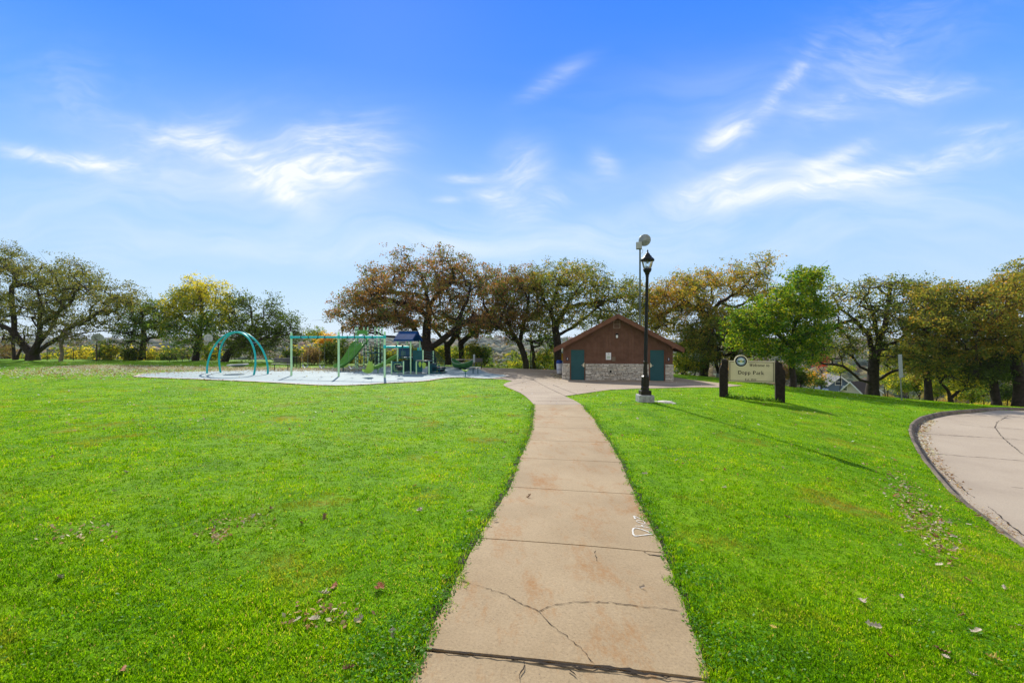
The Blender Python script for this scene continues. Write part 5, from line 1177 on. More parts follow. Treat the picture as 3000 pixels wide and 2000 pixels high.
tree('ash_tree', 'rounded green tree turning bright yellow at the top, left of the arch swing', 'tree', (572, 1061), 49, [[(572, 1061, 0), (578, 1020, 0), (585, 980, 0), (592, 930, 0), (590, 880)], [(585, 985), (560, 950), (530, 920)], [(588, 960), (620, 920), (645, 890)]],
     [(580, 850, 55, 42, 3.5), (620, 870, 55, 50, 4), (545, 875, 60, 40, 4), (560, 930, 85, 50, 4), (640, 940, 60, 55, 4), (500, 905, 45, 40, 3.5), (520, 980, 50, 40, 3), (600, 1000, 60, 35, 4), (670, 920, 30, 45, 3), (480, 950, 35, 40, 3)], 440, P_yel, tr=.30, lpc=54, cbase=.38, ctop=.75)
tree('oak_tree', 'dark green oak with a leaning trunk behind the arch swing', 'tree', (655, 1064), 47, [[(655, 1064, 0), (668, 1035, 0), (690, 1010), (715, 985), (740, 950), (735, 900)], [(690, 1010), (740, 1005), (790, 985), (810, 950), (800, 900)], [(690, 1010), (660, 985), (650, 950)], [(790, 985), (840, 980), (880, 975)]],
     [(685, 880, 25, 30, 2.5), (725, 890, 30, 25, 2.5), (720, 950, 60, 40, 4), (790, 900, 28, 35, 2.5), (810, 945, 50, 35, 3.5), (760, 1000, 70, 45, 4), (700, 1020, 60, 35, 3), (860, 940, 22, 18, 2), (845, 985, 50, 30, 3), (895, 975, 18, 14, 1.5)], 330, P_dark, tr=.30, lpc=46)
tree('oak_tree', 'huge rust-brown oak behind the play structures with a massive forked trunk', 'tree', (1258, 1078), 44,
     [[(1258, 1078, 0), (1257, 1045, 0), (1254, 1019, 0)], [(1254, 1019), (1249, 980, .3), (1254, 930, .5), (1253, 880, .8), (1245, 840, .8), (1236, 810, 1), (1215, 790, 1.2)], [(1249, 960), (1262, 890), (1290, 850), (1330, 825)],
      [(1254, 1019), (1290, 1000, -.5), (1322, 975, -1), (1345, 955, -1.2), (1380, 940, -1.6), (1430, 925, -2)], [(1250, 1015), (1222, 985), (1205, 950), (1180, 930), (1130, 925), (1060, 920)],
      [(1254, 930), (1225, 900, -1), (1190, 890, -1.6), (1150, 880, -2.4), (1100, 870, -3)], [(1253, 880), (1215, 860, 1.5), (1180, 855, 2.4), (1130, 850, 3)], [(1236, 810), (1200, 790), (1195, 750), (1165, 725)],
      [(1322, 975), (1380, 985), (1430, 990), (1460, 1000)], [(1345, 955), (1350, 920, -2), (1370, 880, -3), (1380, 830, -3.2)], [(1060, 920), (1010, 925), (960, 930)], [(1222, 985), (1180, 990), (1130, 985), (1080, 975)]],
     [(1250, 800, 90, 45, 5), (1150, 820, 70, 50, 6), (1085, 850, 60, 60, 6), (1120, 890, 90, 50, 7), (1370, 810, 80, 45, 6), (1440, 850, 60, 55, 6), (1280, 870, 120, 60, 7), (1460, 920, 55, 60, 5), (1030, 900, 60, 45, 5), (970, 925, 32, 14, 3), (1130, 945, 120, 30, 6), (1390, 940, 90, 40, 6),
      (1180, 745, 32, 25, 2.5), (1285, 745, 40, 30, 3), (1095, 785, 30, 20, 3), (1330, 770, 50, 30, 4), (1220, 930, 110, 50, 6), (1050, 955, 60, 25, 4)], 1000, P_rust, tr=.60, lpc=46, sig=.42, cbase=.48)
tree('oak_tree', 'dark straight oak trunk just right of the huge rust-brown oak', 'tree', (1311, 1074), 49, [[(1311, 1074, 0), (1311, 1040, 0), (1310, 1012, 0), (1290, 985), (1270, 960)], [(1310, 1012), (1332, 985), (1350, 950), (1360, 920)]], [(1290, 950, 50, 30, 4), (1350, 930, 50, 30, 4)], 60, P_olive, tr=.34, lpc=34)
tree('oak_tree', 'second dark oak trunk behind the green bowl spinner', 'tree', (1352, 1072), 48, [[(1352, 1072, 0), (1352, 1035, 0), (1350, 1005, 0), (1340, 980)], [(1350, 1005), (1372, 985), (1400, 960)]], [(1360, 970, 50, 28, 4), (1420, 960, 50, 30, 4)], 60, P_olive, tr=.30, lpc=34)
tree('oak_tree', 'leaning oak with a slanting trunk left of the restroom building', 'tree', (1548, 1082), 46, [[(1548, 1082, 0), (1535, 1040, 0), (1522, 1005, 0), (1506, 985, 0), (1490, 950), (1480, 910), (1475, 870)], [(1506, 985), (1475, 962), (1445, 935), (1420, 915)], [(1522, 1005), (1530, 960), (1545, 910), (1550, 860)]],
     [(1490, 840, 55, 45, 5), (1530, 810, 45, 35, 4), (1470, 905, 50, 45, 5), (1550, 880, 60, 60, 5), (1430, 930, 45, 30, 4), (1520, 940, 60, 35, 5), (1500, 985, 35, 18, 3)], 420, P_rust, tr=.30, lpc=44, cbase=.42)
tree('oak_tree', 'tall golden-olive oak rising directly behind the restroom building', 'tree', (1636, 1082), 45, [[(1636, 1082, 0), (1634, 1010, 0), (1626, 960, 0), (1612, 910), (1590, 870), (1580, 830)], [(1626, 960), (1660, 900), (1690, 850), (1720, 820)], [(1634, 985), (1690, 950), (1750, 900), (1800, 870), (1850, 860)], [(1660, 900), (1720, 890), (1780, 880)], [(1612, 910), (1630, 860), (1640, 810)]],
     [(1600, 815, 60, 45, 5), (1670, 800, 60, 38, 5), (1730, 810, 50, 40, 5), (1650, 870, 100, 50, 6), (1770, 860, 60, 50, 5), (1840, 850, 50, 35, 4), (1885, 870, 45, 35, 4), (1860, 920, 50, 35, 4), (1700, 930, 100, 40, 5), (1590, 940, 60, 50, 5), (1800, 920, 60, 30, 4), (1560, 840, 30, 40, 3)], 640, P_gold, tr=.38, lpc=44, cbase=.40)
tree('oak_tree', 'slender dark oak trunk between the leaning oak and the restroom building', 'tree', (1568, 1082), 48, [[(1568, 1082, 0), (1564, 1040, 0), (1556, 1000), (1550, 960)], [(1568, 1065, 0), (1600, 1035), (1630, 1010)]], [(1575, 985, 40, 35, 3), (1610, 1000, 35, 25, 3)], 50, P_olive, tr=.24, lpc=34)
tree('oak_tree', 'wide golden-orange oak right of the restroom roof with long arching limbs', 'tree', (2060, 1102), 45, [[(2060, 1102, 0), (2064, 1050, 0), (2075, 985, 0), (2072, 930, 0), (2050, 905), (2010, 890), (1970, 905), (1930, 925)], [(2072, 930), (2110, 885), (2160, 858), (2200, 815), (2240, 785), (2252, 752)], [(2110, 885), (2150, 900), (2200, 875)], [(2050, 905), (2040, 860), (2020, 820)], [(2072, 930), (2090, 880), (2085, 840)]],
     [(1985, 825, 45, 25, 4), (2050, 815, 50, 28, 4), (1960, 860, 50, 35, 4), (2030, 860, 80, 38, 6), (2110, 825, 45, 32, 5), (2165, 790, 32, 25, 3), (2165, 840, 50, 35, 4), (2240, 765, 36, 20, 3), (2215, 800, 40, 35, 3), (2230, 850, 45, 40, 4), (1920, 890, 45, 45, 4), (1905, 940, 40, 35, 4), (1985, 910, 50, 30, 4), (2070, 905, 70, 30, 5), (1950, 955, 60, 35, 4)], 600, P_gold, tr=.38, lpc=44, cbase=.58)
tree('oak_tree', 'dense dark green and rust oak between the restroom building and the welcome sign', 'tree', (2150, 1105), 43, [[(2150, 1105, 0), (2150, 1060, 0), (2148, 1010, 0), (2130, 970), (2100, 940)], [(2148, 1010), (2170, 970), (2180, 930)]],
     [(2090, 970, 60, 45, 4), (2040, 1000, 60, 40, 4), (2140, 935, 55, 40, 4), (2190, 960, 55, 50, 4), (2080, 1035, 60, 30, 4), (2180, 1020, 50, 35, 4), (2020, 960, 40, 30, 3)], 440, P_gold, tr=.35, lpc=46, cbase=.35)
tree('oak_tree', 'thin leaning dark trunk behind the left post of the welcome sign', 'tree', (2112, 1103), 44, [[(2112, 1103, 0), (2098, 1065, 0), (2086, 1030), (2080, 1000)]], [(2075, 1010, 30, 25, 2)], 22, P_gold, tr=.16, lpc=30)
tree('honey_locust', 'bright green feathery tree with a pale trunk behind the welcome sign', 'tree', (2322, 1136), 31.5, [[(2322, 1136, 0), (2320, 1080, 0), (2321, 1020, 0), (2328, 950, 0), (2340, 880), (2360, 820), (2380, 790)], [(2321, 1015), (2270, 970), (2210, 940), (2160, 930)], [(2322, 1010), (2370, 985), (2410, 965)], [(2328, 950), (2290, 900), (2250, 880)], [(2328, 950), (2380, 910), (2400, 890)]],
     [(2380, 800, 26, 26, 1.5), (2335, 820, 40, 30, 2), (2375, 850, 42, 35, 2.2), (2300, 870, 50, 32, 2.5), (2240, 905, 45, 28, 2.5), (2185, 920, 28, 22, 2), (2150, 945, 35, 22, 2), (2340, 910, 65, 40, 3), (2260, 950, 65, 32, 3), (2200, 975, 55, 26, 2.5), (2400, 905, 36, 26, 2), (2350, 980, 60, 35, 3), (2410, 970, 34, 24, 2), (2270, 1015, 50, 24, 2.5), (2160, 1000, 30, 18, 1.6), (2340, 1040, 50, 24, 2.5), (2390, 1020, 40, 22, 2), (2230, 1030, 34, 16, 1.6)], 560, P_green, tr=.19, bark=M_bark, lpc=58, ls=.078, sig=.30, cbase=.55, ccoef=.30)
tree('oak_tree', 'gnarled oak with a very thick trunk and bare top twigs, left of the road sign', 'tree', (2557, 1166), 41, [[(2557, 1166, 0), (2557, 1125, 0), (2558, 1091, 0), (2561, 1043, 0), (2571, 1021, 0)],
      [(2553, 1120), (2520, 1113, -.4), (2491, 1088, -.8), (2470, 1072, -1), (2440, 1067, -1.3), (2390, 1069, -1.6), (2345, 1072, -2)], [(2553, 1100), (2520, 1075), (2498, 1045), (2475, 1030)], [(2561, 1030), (2545, 978, .4), (2504, 938, .8), (2459, 903, 1.2), (2437, 862, 1.6), (2425, 835, 1.7)],
      [(2571, 1021), (2575, 990), (2562, 940), (2555, 900), (2540, 860), (2505, 835), (2470, 815)], [(2571, 1010), (2590, 960), (2600, 900), (2605, 860), (2612, 830), (2640, 815)], [(2571, 1021), (2620, 1005), (2660, 975), (2690, 940)], [(2560, 1120), (2600, 1095), (2650, 1075), (2700, 1065)], [(2504, 938), (2470, 945), (2440, 960)], [(2555, 900), (2535, 880), (2515, 815)]],
     [(2450, 865, 40, 34, 3), (2425, 925, 38, 36, 3), (2415, 985, 40, 30, 3), (2700, 850, 40, 30, 3), (2520, 860, 36, 30, 3), (2560, 830, 30, 25, 3), (2610, 850, 30, 40, 3), (2655, 835, 36, 25, 3), (2540, 910, 55, 40, 4), (2620, 910, 60, 40, 5), (2480, 955, 45, 35, 4), (2560, 970, 50, 35, 4), (2660, 960, 55, 45, 5), (2450, 1030, 60, 24, 4), (2400, 1050, 40, 18, 3), (2630, 1040, 70, 35, 5), (2500, 1010, 40, 30, 4), (2690, 880, 40, 35, 4)], 590, P_gold, tr=.47, lpc=44, cbase=.30, bare=.12)
mb = MB()
tree('oak_tree', 'golden-green oak with a slim straight trunk just right of the road sign', 'tree', (2721, 1178), 38, [[(2721, 1178, 0), (2718, 1120, 0), (2712, 1060, 0), (2700, 1010), (2720, 960), (2740, 910)], [(2712, 1060), (2750, 1020), (2790, 970)]],
     [(2700, 870, 32, 25, 3), (2745, 880, 42, 35, 4), (2780, 850, 26, 24, 2.5), (2810, 870, 40, 30, 3), (2720, 940, 65, 40, 5), (2790, 940, 60, 45, 5), (2690, 1010, 45, 40, 4), (2760, 1010, 60, 40, 4), (2740, 1065, 60, 30, 4), (2680, 1075, 40, 25, 3)], 520, P_gold, tr=.26, lpc=48, cbase=.42)
tree('oak_tree', 'big oak at the right edge with a heavy limb arching to the left', 'tree', (2988, 1192), 37, [[(2988, 1192, 0), (2986, 1110, 0), (2975, 1050, 0), (2965, 1010, 0), (2925, 985), (2870, 965), (2820, 972), (2790, 980)], [(2965, 1010), (2960, 960), (2952, 920), (2962, 860), (2990, 800)], [(2975, 1050), (3020, 1000), (3060, 940)], [(2925, 985), (2900, 940), (2880, 890)]],
     [(2985, 800, 45, 24, 3), (2940, 830, 45, 25, 4), (2885, 860, 45, 28, 4), (2850, 885, 45, 28, 4), (2960, 880, 80, 40, 5), (3040, 860, 70, 60, 5), (2900, 930, 75, 38, 5), (2850, 980, 60, 35, 4), (2960, 960, 70, 40, 5), (2910, 1020, 70, 35, 4), (3020, 1000, 60, 60, 5), (2850, 1040, 50, 25, 4)], 620, P_gold, tr=.40, lpc=48, cbase=.50)
tree('oak_tree', 'dark leaf-clad trunk second from the right edge of the tree line', 'tree', (2916, 1188), 38, [[(2916, 1188, 0), (2912, 1130, 0), (2905, 1085, 0), (2900, 1050)]], [(2900, 1060, 50, 35, 3), (2860, 1090, 45, 30, 3), (2940, 1080, 35, 35, 3)], 150, P_dark, tr=.30, lpc=46)
tree('small_tree', 'small crooked tree with thin dark branches between the two right-hand oaks', 'tree', (2790, 1180), 38, [[(2790, 1180, 0), (2778, 1145), (2755, 1118), (2740, 1085)], [(2790, 1172, 0), (2810, 1145), (2850, 1132), (2885, 1125)], [(2785, 1165), (2760, 1155), (2735, 1150)]], [(2750, 1090, 40, 20, 3), (2840, 1120, 45, 18, 3)], 60, P_yel, tr=.15, lpc=30, cbase=.55)

# shrubs and understory
def shrub(px, py_c, rx, ry, d, mat, label, n=None, cbase=.45, cat='shrub', group='shrubs along the hill crest', name='shrub', lpc=44):
    n = n or int(max(14, rx*ry*.045)); by = py_c+ry
    return tree(name, label, cat, (px, by+4), d, [[(px, by+4, 0), (px+2, by-ry*.3, 0)], [(px, by, 0), (px-rx*.4, by-ry*.6)], [(px, by, 0), (px+rx*.4, by-ry*.6)]], [(px, py_c, rx*.8, ry*.8, max(1.2, rx/F*d*.8))], n, mat, tr=.06, twig=.012, lpc=lpc, sig=.32, cbase=cbase, group=None)
for a in [(912, 1045, 34, 28, 42, P_twig, 'grey-brown twiggy bush behind the belt swings'), (965, 1035, 30, 40, 43, P_dark, 'dark green bush left of the tall slide'), (955, 1000, 34, 28, 50, P_orng, 'orange autumn bush seen under the swing beam'),
          (925, 985, 30, 26, 53, P_yel, 'yellow-green bush behind the orange bush'), (1000, 1030, 32, 45, 47, P_olive, 'olive bush behind the tall slide'), (860, 1045, 34, 30, 46, P_olive, 'olive bush behind the short dark fence run'),
          (1040, 1060, 34, 26, 46, P_yel, 'yellowish bush under the tall climbing tower'), (1110, 1045, 40, 34, 48, P_olive, 'olive bush behind the tall climbing tower'), (1165, 1050, 40, 34, 48, P_yel, 'golden bush behind the small slide'), (1215, 1045, 38, 35, 49, P_dark, 'dark bush behind the navy playhouse roof'),
          (1290, 1040, 34, 34, 50, P_yel, 'golden-green bush left of the straight oak trunk'), (1335, 1045, 28, 34, 52, P_yel, 'yellow-green bush between the two straight oak trunks'), (1385, 1035, 36, 36, 47, P_yel, 'bright yellow-green bush right of the second oak trunk'), (1418, 1045, 28, 34, 47, P_olive, 'rounded olive bush at the plaza edge'),
          (325, 1035, 30, 28, 51, P_yel, 'golden bush behind the first basketball pole'), (300, 1025, 25, 35, 52, P_olive, 'olive bush under the big spreading tree'), (385, 1040, 32, 25, 50, P_dark, 'dark low bush at the foot of the bushy olive tree'), (500, 1045, 40, 18, 51, P_olive, 'low olive bush behind the dark picnic table'), (620, 1040, 35, 22, 51, P_yel, 'golden low bush at the foot of the yellow-topped tree'),
          (20, 1030, 28, 26, 53, P_twig, 'brown bush at the far left edge'), (135, 1045, 14, 12, 53, P_yel, 'small golden bush beside the big spreading trunk'), (75, 1048, 22, 8, 54, P_yel, 'low golden bush left of the big spreading trunk'), (450, 1045, 30, 20, 52, P_yel, 'yellow bush left of the yellow-topped tree'),
          (1600, 1050, 28, 28, 47, P_yel, 'yellow-green bush just left of the building bins'), (1520, 1070, 30, 12, 50, P_yel, 'low golden bush behind the leaning oak trunk'), (1625, 1065, 26, 18, 50, P_gold, 'golden bush behind the recycling bin'),
          (2000, 1065, 34, 28, 42, P_yel, 'yellow-green bush at the right wall of the building'), (2035, 1070, 30, 24, 43, P_olive, 'olive bush between the building and the dark oak'), (2010, 1020, 34, 30, 46, P_dark, 'dark green bush above the right eave shadow'), (2130, 1080, 24, 22, 46, P_orng, 'orange bush behind the left sign post'),
          (2230, 1085, 50, 26, 44, P_olive, 'olive bush hidden behind the welcome board'), (2290, 1090, 34, 28, 43, P_twig, 'brownish bush right of the welcome board'), (2345, 1100, 34, 26, 42, P_dark, 'dark bush just right of the pale trunk'), (2385, 1105, 26, 24, 47, P_orng, 'orange-yellow bush right of the pale trunk'), (2404, 1118, 20, 14, 45, P_dark, 'dark bush in front of the blue-grey house'),
          (2460, 1080, 40, 18, 60, P_yel, 'golden bush above the blue-grey house'), (2405, 1060, 26, 24, 70, P_red, 'dark red bush seen under the low oak limb'), (2600, 1100, 30, 30, 50, P_yel, 'golden bush right of the thick oak trunk'), (2640, 1125, 40, 30, 47, P_yel, 'yellow bush behind the road sign post'), (2690, 1120, 36, 34, 47, P_gold, 'gold bush right of the road sign'),
          (2745, 1135, 36, 32, 45, P_yel, 'yellow bush between the slim trunk and crooked tree'), (2800, 1110, 40, 40, 47, P_olive, 'olive bush behind the crooked small tree'), (2845, 1155, 34, 26, 44, P_yel, 'low yellow bush right of the crooked tree'), (2880, 1120, 34, 40, 46, P_dark, 'dark tall bush left of the leaf-clad trunk'), (2950, 1145, 34, 34, 43, P_dark, 'dark bush between the two right-edge trunks'),
          (2975, 1085, 40, 40, 45, P_olive, 'olive bush behind the right-edge trunk'), (2660, 1050, 50, 40, 50, P_gold, 'gold bush high behind the road sign'), (2590, 1045, 40, 30, 52, P_yel, 'yellow bush high behind the thick oak'), (2780, 1050, 60, 40, 48, P_gold, 'tall gold bush in the middle of the right tree line')]:
    shrub(*a)
# small weeds at the foot of the welcome sign
w0 = Vector((sL.x, sL.y)); w1 = Vector((sR.x, sR.y)); nW = (w1-w0).normalized(); C_ = []
for k in range(60):
    q = w0.lerp(w1, rng.uniform(.02, .98))+Vector((nW.y, -nW.x))*rng.normal(.05, .13); h = rng.uniform(.05, .26)*(1.0 if rng.random() < .5 else .6)
    for _ in range(22): C_.append((q.x+rng.normal(0, .09), q.y+rng.normal(0, .09), g1(q.x, q.y)+abs(rng.normal(0, h*.5))+.02))
V_, f_, c_ = leafquads(np.array(C_), .035, rng.uniform(.1, .8, len(C_)), 1.); tag(fastmesh('weeds', V_, f_, P_green, None, c_), 'low leafy weeds growing between the posts of the welcome sign', 'weeds', kind='stuff')

# ------------------------------------------------------------------ houses below the hill
def house(px0, px1, pyt, pye, pyb, d, wall, roofc, label, yaw=0, depth=8, gable=True, wins=()):
    xc_ = ((px0+px1)/2-1500)/F*d; w_ = (px1-px0)/F*d; ze = CAMZ-(pye-1000)/F*d; zt2 = CAMZ-(pyt-1000)/F*d; zbh = CAMZ-(pyb-1000)/F*d-2.5
    t = empty('house', (xc_, d, zbh), label, 'house', 'houses below the hill', yaw); he = ze-zbh; ht = zt2-zbh; h2 = w_/2
    mb = MB(); mb.prism([(-h2, 0), (h2, 0), (h2, he), (0, ht), (-h2, he)], 0, depth); mb.build('wall', wall, t)
    mb = MB(); sl = (ht-he)/h2; o_ = .35
    for s_ in (-1, 1): mb.prism([(0, ht+.12), (s_*(h2+o_), he-o_*sl+.12), (s_*(h2+o_), he-o_*sl+.0), (0, ht+.0)], -.35, depth+.35)
    mb.build('roof', roofc, t)
    mb = MB()
    for s_ in (-1, 1): mb.prism([(s_*.002, ht+.16), (s_*(h2+o_), he-o_*sl+.16), (s_*(h2+o_), he-o_*sl-.10), (s_*.002, ht-.1)], -.41, -.36)
    mb.build('trim', M_white, t)
    for (wx, wz, ww, wh) in wins:
        mb = MB(); mb.box(wx-ww/2-.08, wx+ww/2+.08, -.05, -.01, wz-wh/2-.08, wz+wh/2+.08); fr_ = mb.build('window', M_white, t); mb = MB(); mb.box(wx-ww/2, wx+ww/2, -.07, -.055, wz-wh/2, wz-.04); mb.box(wx-ww/2, wx+ww/2, -.07, -.055, wz+.04, wz+wh/2); mb.build('pane', pmat('window_pane', (.05, .07, .09), .2), fr_)
    return t
Hb = pmat('siding_blue_grey', (.10, .15, .23), .7, .1); Hc = pmat('siding_cream', (.62, .56, .50), .7, .08); Rb = pmat('roof_brown_shingle', (.055, .038, .028), .9, .3); Rg = pmat('roof_grey_shingle', (.16, .155, .15), .9, .3)
house(2432, 2490, 1103, 1128, 1150, 82, Hb, Rg, 'blue-grey gabled house seen under the oak limbs at the right', R(-18), 8, wins=[(-.25, 3.3+1.2, .9, 1.2)])
house(2465, 2521, 1120, 1150, 1158, 74, Hc, Rb, 'cream garage gable in front of the blue-grey house', R(-56), 6, wins=[(-.8, 3.6, .5, .6)])
house(2505, 2575, 1116, 1146, 1160, 96, Hc, Rb, 'cream house with a brown roof partly behind the thick oak trunk', R(-35), 9)
house(2338, 2372, 1068, 1084, 1100, 150, Hc, Rg, 'pale distant house glimpsed just right of the pale trunk', R(20), 9)

# ------------------------------------------------------------------ valley trees and far woods
VT = []
for k, (m_, cb) in enumerate(((P_yel, .6), (P_olive, .5), (P_gold, .6), (P_dark, .5), (P_yel, .85), (P_yel, .72))):
    root = bpy.data.objects.new('valley_tree', None); COL.objects.link(root)
    nC = 110; v = rng.normal(size=(nC, 3)); v /= np.linalg.norm(v, axis=1, keepdims=True); v = v*(rng.uniform(.3, 1, nC)**.5)[:, None]*[3.6, 3.6, 3.3]+[0, 0, 6.2]
    v += rng.normal(0, .35, v.shape)
    Cn = np.repeat(v, 34, 0)+rng.normal(0, .55, (nC*34, 3)); cc = np.repeat(rng.normal(0, .12, nC), 34)+rng.normal(0, .15, len(Cn))+cb
    V_, f_, c_ = leafquads(Cn, .24, cc)
    fastmesh('crown', V_, f_, m_, root, c_)
    mb = MB(); mb.tube([(0, 0, -1), (0, 0, 3), (.2, .1, 6.5)], [.3, .25, .1], 8)
    for a in range(5): mb.tube([(0, 0, 2.5+.5*a), (1.9*math.cos(a*2.4), 1.9*math.sin(a*2.4), 5+.5*a)], [.12, .04], 5)
    mb.build('trunk', M_bark, root); VT.append((root, k))
names = ['yellow-green', 'olive', 'golden-brown', 'dark green', 'bright yellow', 'light golden']
first = [True]*6; cntv = 0
rv = random.Random(11)
cand = []
for i in range(150):
    d = 62+190*(i/150)**1.2; px = rv.uniform(-60, 3060); cand.append((px, d))
for px, d in [(1500, 95), (1535, 88), (1462, 105), (1580, 100), (1480, 78), (1445, 75), (1610, 85), (2380, 95), (2420, 110), (2350, 120), (2300, 70), (2520, 120), (2580, 100), (2460, 130)]: cand.append((px, d))
for px, d in cand:
    x = (px-1500)/F*d; z = g1(x, d)
    ztop = z+9.6; py_top = 1000-(ztop-CAMZ)/d*F
    if 2425 < px < 2565 and d < 100: continue
    sc = rv.uniform(.75, 1.25)
    if py_top < 1008: sc = max(.35, min(sc, (CAMZ-.012*d-z)/9.6))
    k = rv.choice([0, 0, 1, 1, 2, 3, 4, 5, 2, 1]); root, _ = VT[k]
    if first[k]: r_ = root; first[k] = False; chs = []
    else:
        r_ = root.copy(); COL.objects.link(r_)
        for c in root.children: c2 = c.copy(); COL.objects.link(c2); c2.parent = r_
    r_.location = (x, d, z-.3); r_.scale = (sc*rv.uniform(.9, 1.2), sc*rv.uniform(.9, 1.2), sc); r_.rotation_euler = (0, 0, rv.uniform(0, 6.28))
    side = 'left part' if px < 1000 else 'middle' if px < 2000 else 'right part'
    tag(r_, 'one of the %s valley trees below the hill, %s of the view' % (names[k], side), 'tree', '%s valley trees, %s' % (names[k], side))
# far woods as one mass of lumpy crowns
def woods(n, d0, d1, s0, s1, seed):
    r = np.random.default_rng(seed); bm = bmesh.new(); bmesh.ops.create_icosphere(bm, subdivisions=2, radius=1); bv = np.array([v.co[:] for v in bm.verts]); bf = np.array([[v.index for v in f.verts] for f in bm.faces]); bm.free()
    t = r.uniform(0, 1, n)**.8; d = d0*(d1/d0)**t; x = r.uniform(-1.25, 1.25, n)*d; z = gz(x, d); s = (s0+(s1-s0)*t)*r.uniform(.6, 1.3, n)
    nz = 1+r.normal(0, .16, (n, len(bv))); V = bv[None]*nz[..., None]*(s[:, None, None]*np.array([1.25, 1.25, .85]))+np.stack([x, d, z+s*.5], 1)[:, None]
    Fc = bf[None]+(np.arange(n)*len(bv))[:, None, None]
    c = np.repeat(r.uniform(0, 1, n), len(bv))+r.normal(0, .05, n*len(bv)); return V.reshape(-1, 3), Fc.reshape(-1, 3), c
def woodmat():
    m, nt, b = newmat('far_woods'); at = N(nt, 'ShaderNodeAttribute'); at.attribute_name = 'c'; t = N(nt, 'ShaderNodeTexCoord'); n = N(nt, 'ShaderNodeTexNoise'); n.inputs['Scale'].default_value = .6; n.inputs['Detail'].default_value = 5; n.inputs['Roughness'].default_value = .75
    nt.links.new(t.outputs['Object'], n.inputs['Vector'])
    a = ramp(nt, at.outputs['Fac'], [(0, (.035, .06, .018)), (.35, (.07, .09, .02)), (.55, (.14, .12, .03)), (.75, (.22, .15, .035)), (.9, (.10, .11, .03)), (1, (.26, .12, .03))]); c = ramp(nt, n.outputs[0], [(.3, .45), (.7, 1.4)])
    nt.links.new(mixc(nt, 1., a, c, 'MULTIPLY'), b.inputs['Base Color']); b.inputs['Roughness'].default_value = .95
    bp = N(nt, 'ShaderNodeBump'); bp.inputs['Strength'].default_value = 1; bp.inputs['Distance'].default_value = 1.5; nt.links.new(n.outputs[0], bp.inputs['Height']); nt.links.new(bp.outputs[0], b.inputs['Normal']); return m
V_, f_, c_ = woods(5200, 230, 3600, 4.2, 20, 5); tag(fastmesh('distant_woods', V_, f_, woodmat(), None, c_), 'far autumn woods covering the valley and the hills at the horizon', 'woods', kind='stuff')

# ------------------------------------------------------------------ grass blades
def grassmat():
    m = bpy.data.materials.new('grass_blades'); m.use_nodes = True; nt = m.node_tree; nt.nodes.clear(); out = N(nt, 'ShaderNodeOutputMaterial'); at = N(nt, 'ShaderNodeAttribute'); at.attribute_name = 'c'
    t = N(nt, 'ShaderNodeTexCoord')
    def ns(s, d=4):
        n = N(nt, 'ShaderNodeTexNoise'); n.inputs['Scale'].default_value = s; n.inputs['Detail'].default_value = d; nt.links.new(t.outputs['Object'], n.inputs['Vector']); return n.outputs[0]
    a = ramp(nt, at.outputs['Fac'], [(0, (.032, .10, .004)), (.35, (.125, .32, .005)), (.7, (.245, .47, .007)), (.9, (.38, .53, .02)), (1, (.48, .40, .18))])
    b = ramp(nt, ns(1.6), [(.3, (.72, .85, .8)), (.5, (1, 1, 1)), (.7, (1.25, 1.1, 1.1))]); x = mixc(nt, 1., a, b, 'MULTIPLY')
    br = ramp(nt, ns(.75, 6), [(.57, 0.), (.68, .6)]); x = mixc(nt, br, x, (.30, .22, .06))
    d = N(nt, 'ShaderNodeBsdfDiffuse'); tr = N(nt, 'ShaderNodeBsdfTranslucent'); g = N(nt, 'ShaderNodeBsdfGlossy'); g.inputs['Roughness'].default_value = .35; g.inputs[0].default_value = (1, 1, 1, 1)
    nt.links.new(x, d.inputs[0]); nt.links.new(mixc(nt, 1., x, (1.5, 1.25, .5), 'MULTIPLY'), tr.inputs[0])
    mx = N(nt, 'ShaderNodeMixShader'); mx.inputs[0].default_value = .6; nt.links.new(d.outputs[0], mx.inputs[1]); nt.links.new(tr.outputs[0], mx.inputs[2])
    mg = N(nt, 'ShaderNodeMixShader'); mg.inputs[0].default_value = .0; nt.links.new(mx.outputs[0], mg.inputs[1]); nt.links.new(g.outputs[0], mg.inputs[2]); nt.links.new(mg.outputs[0], out.inputs[0]); return m
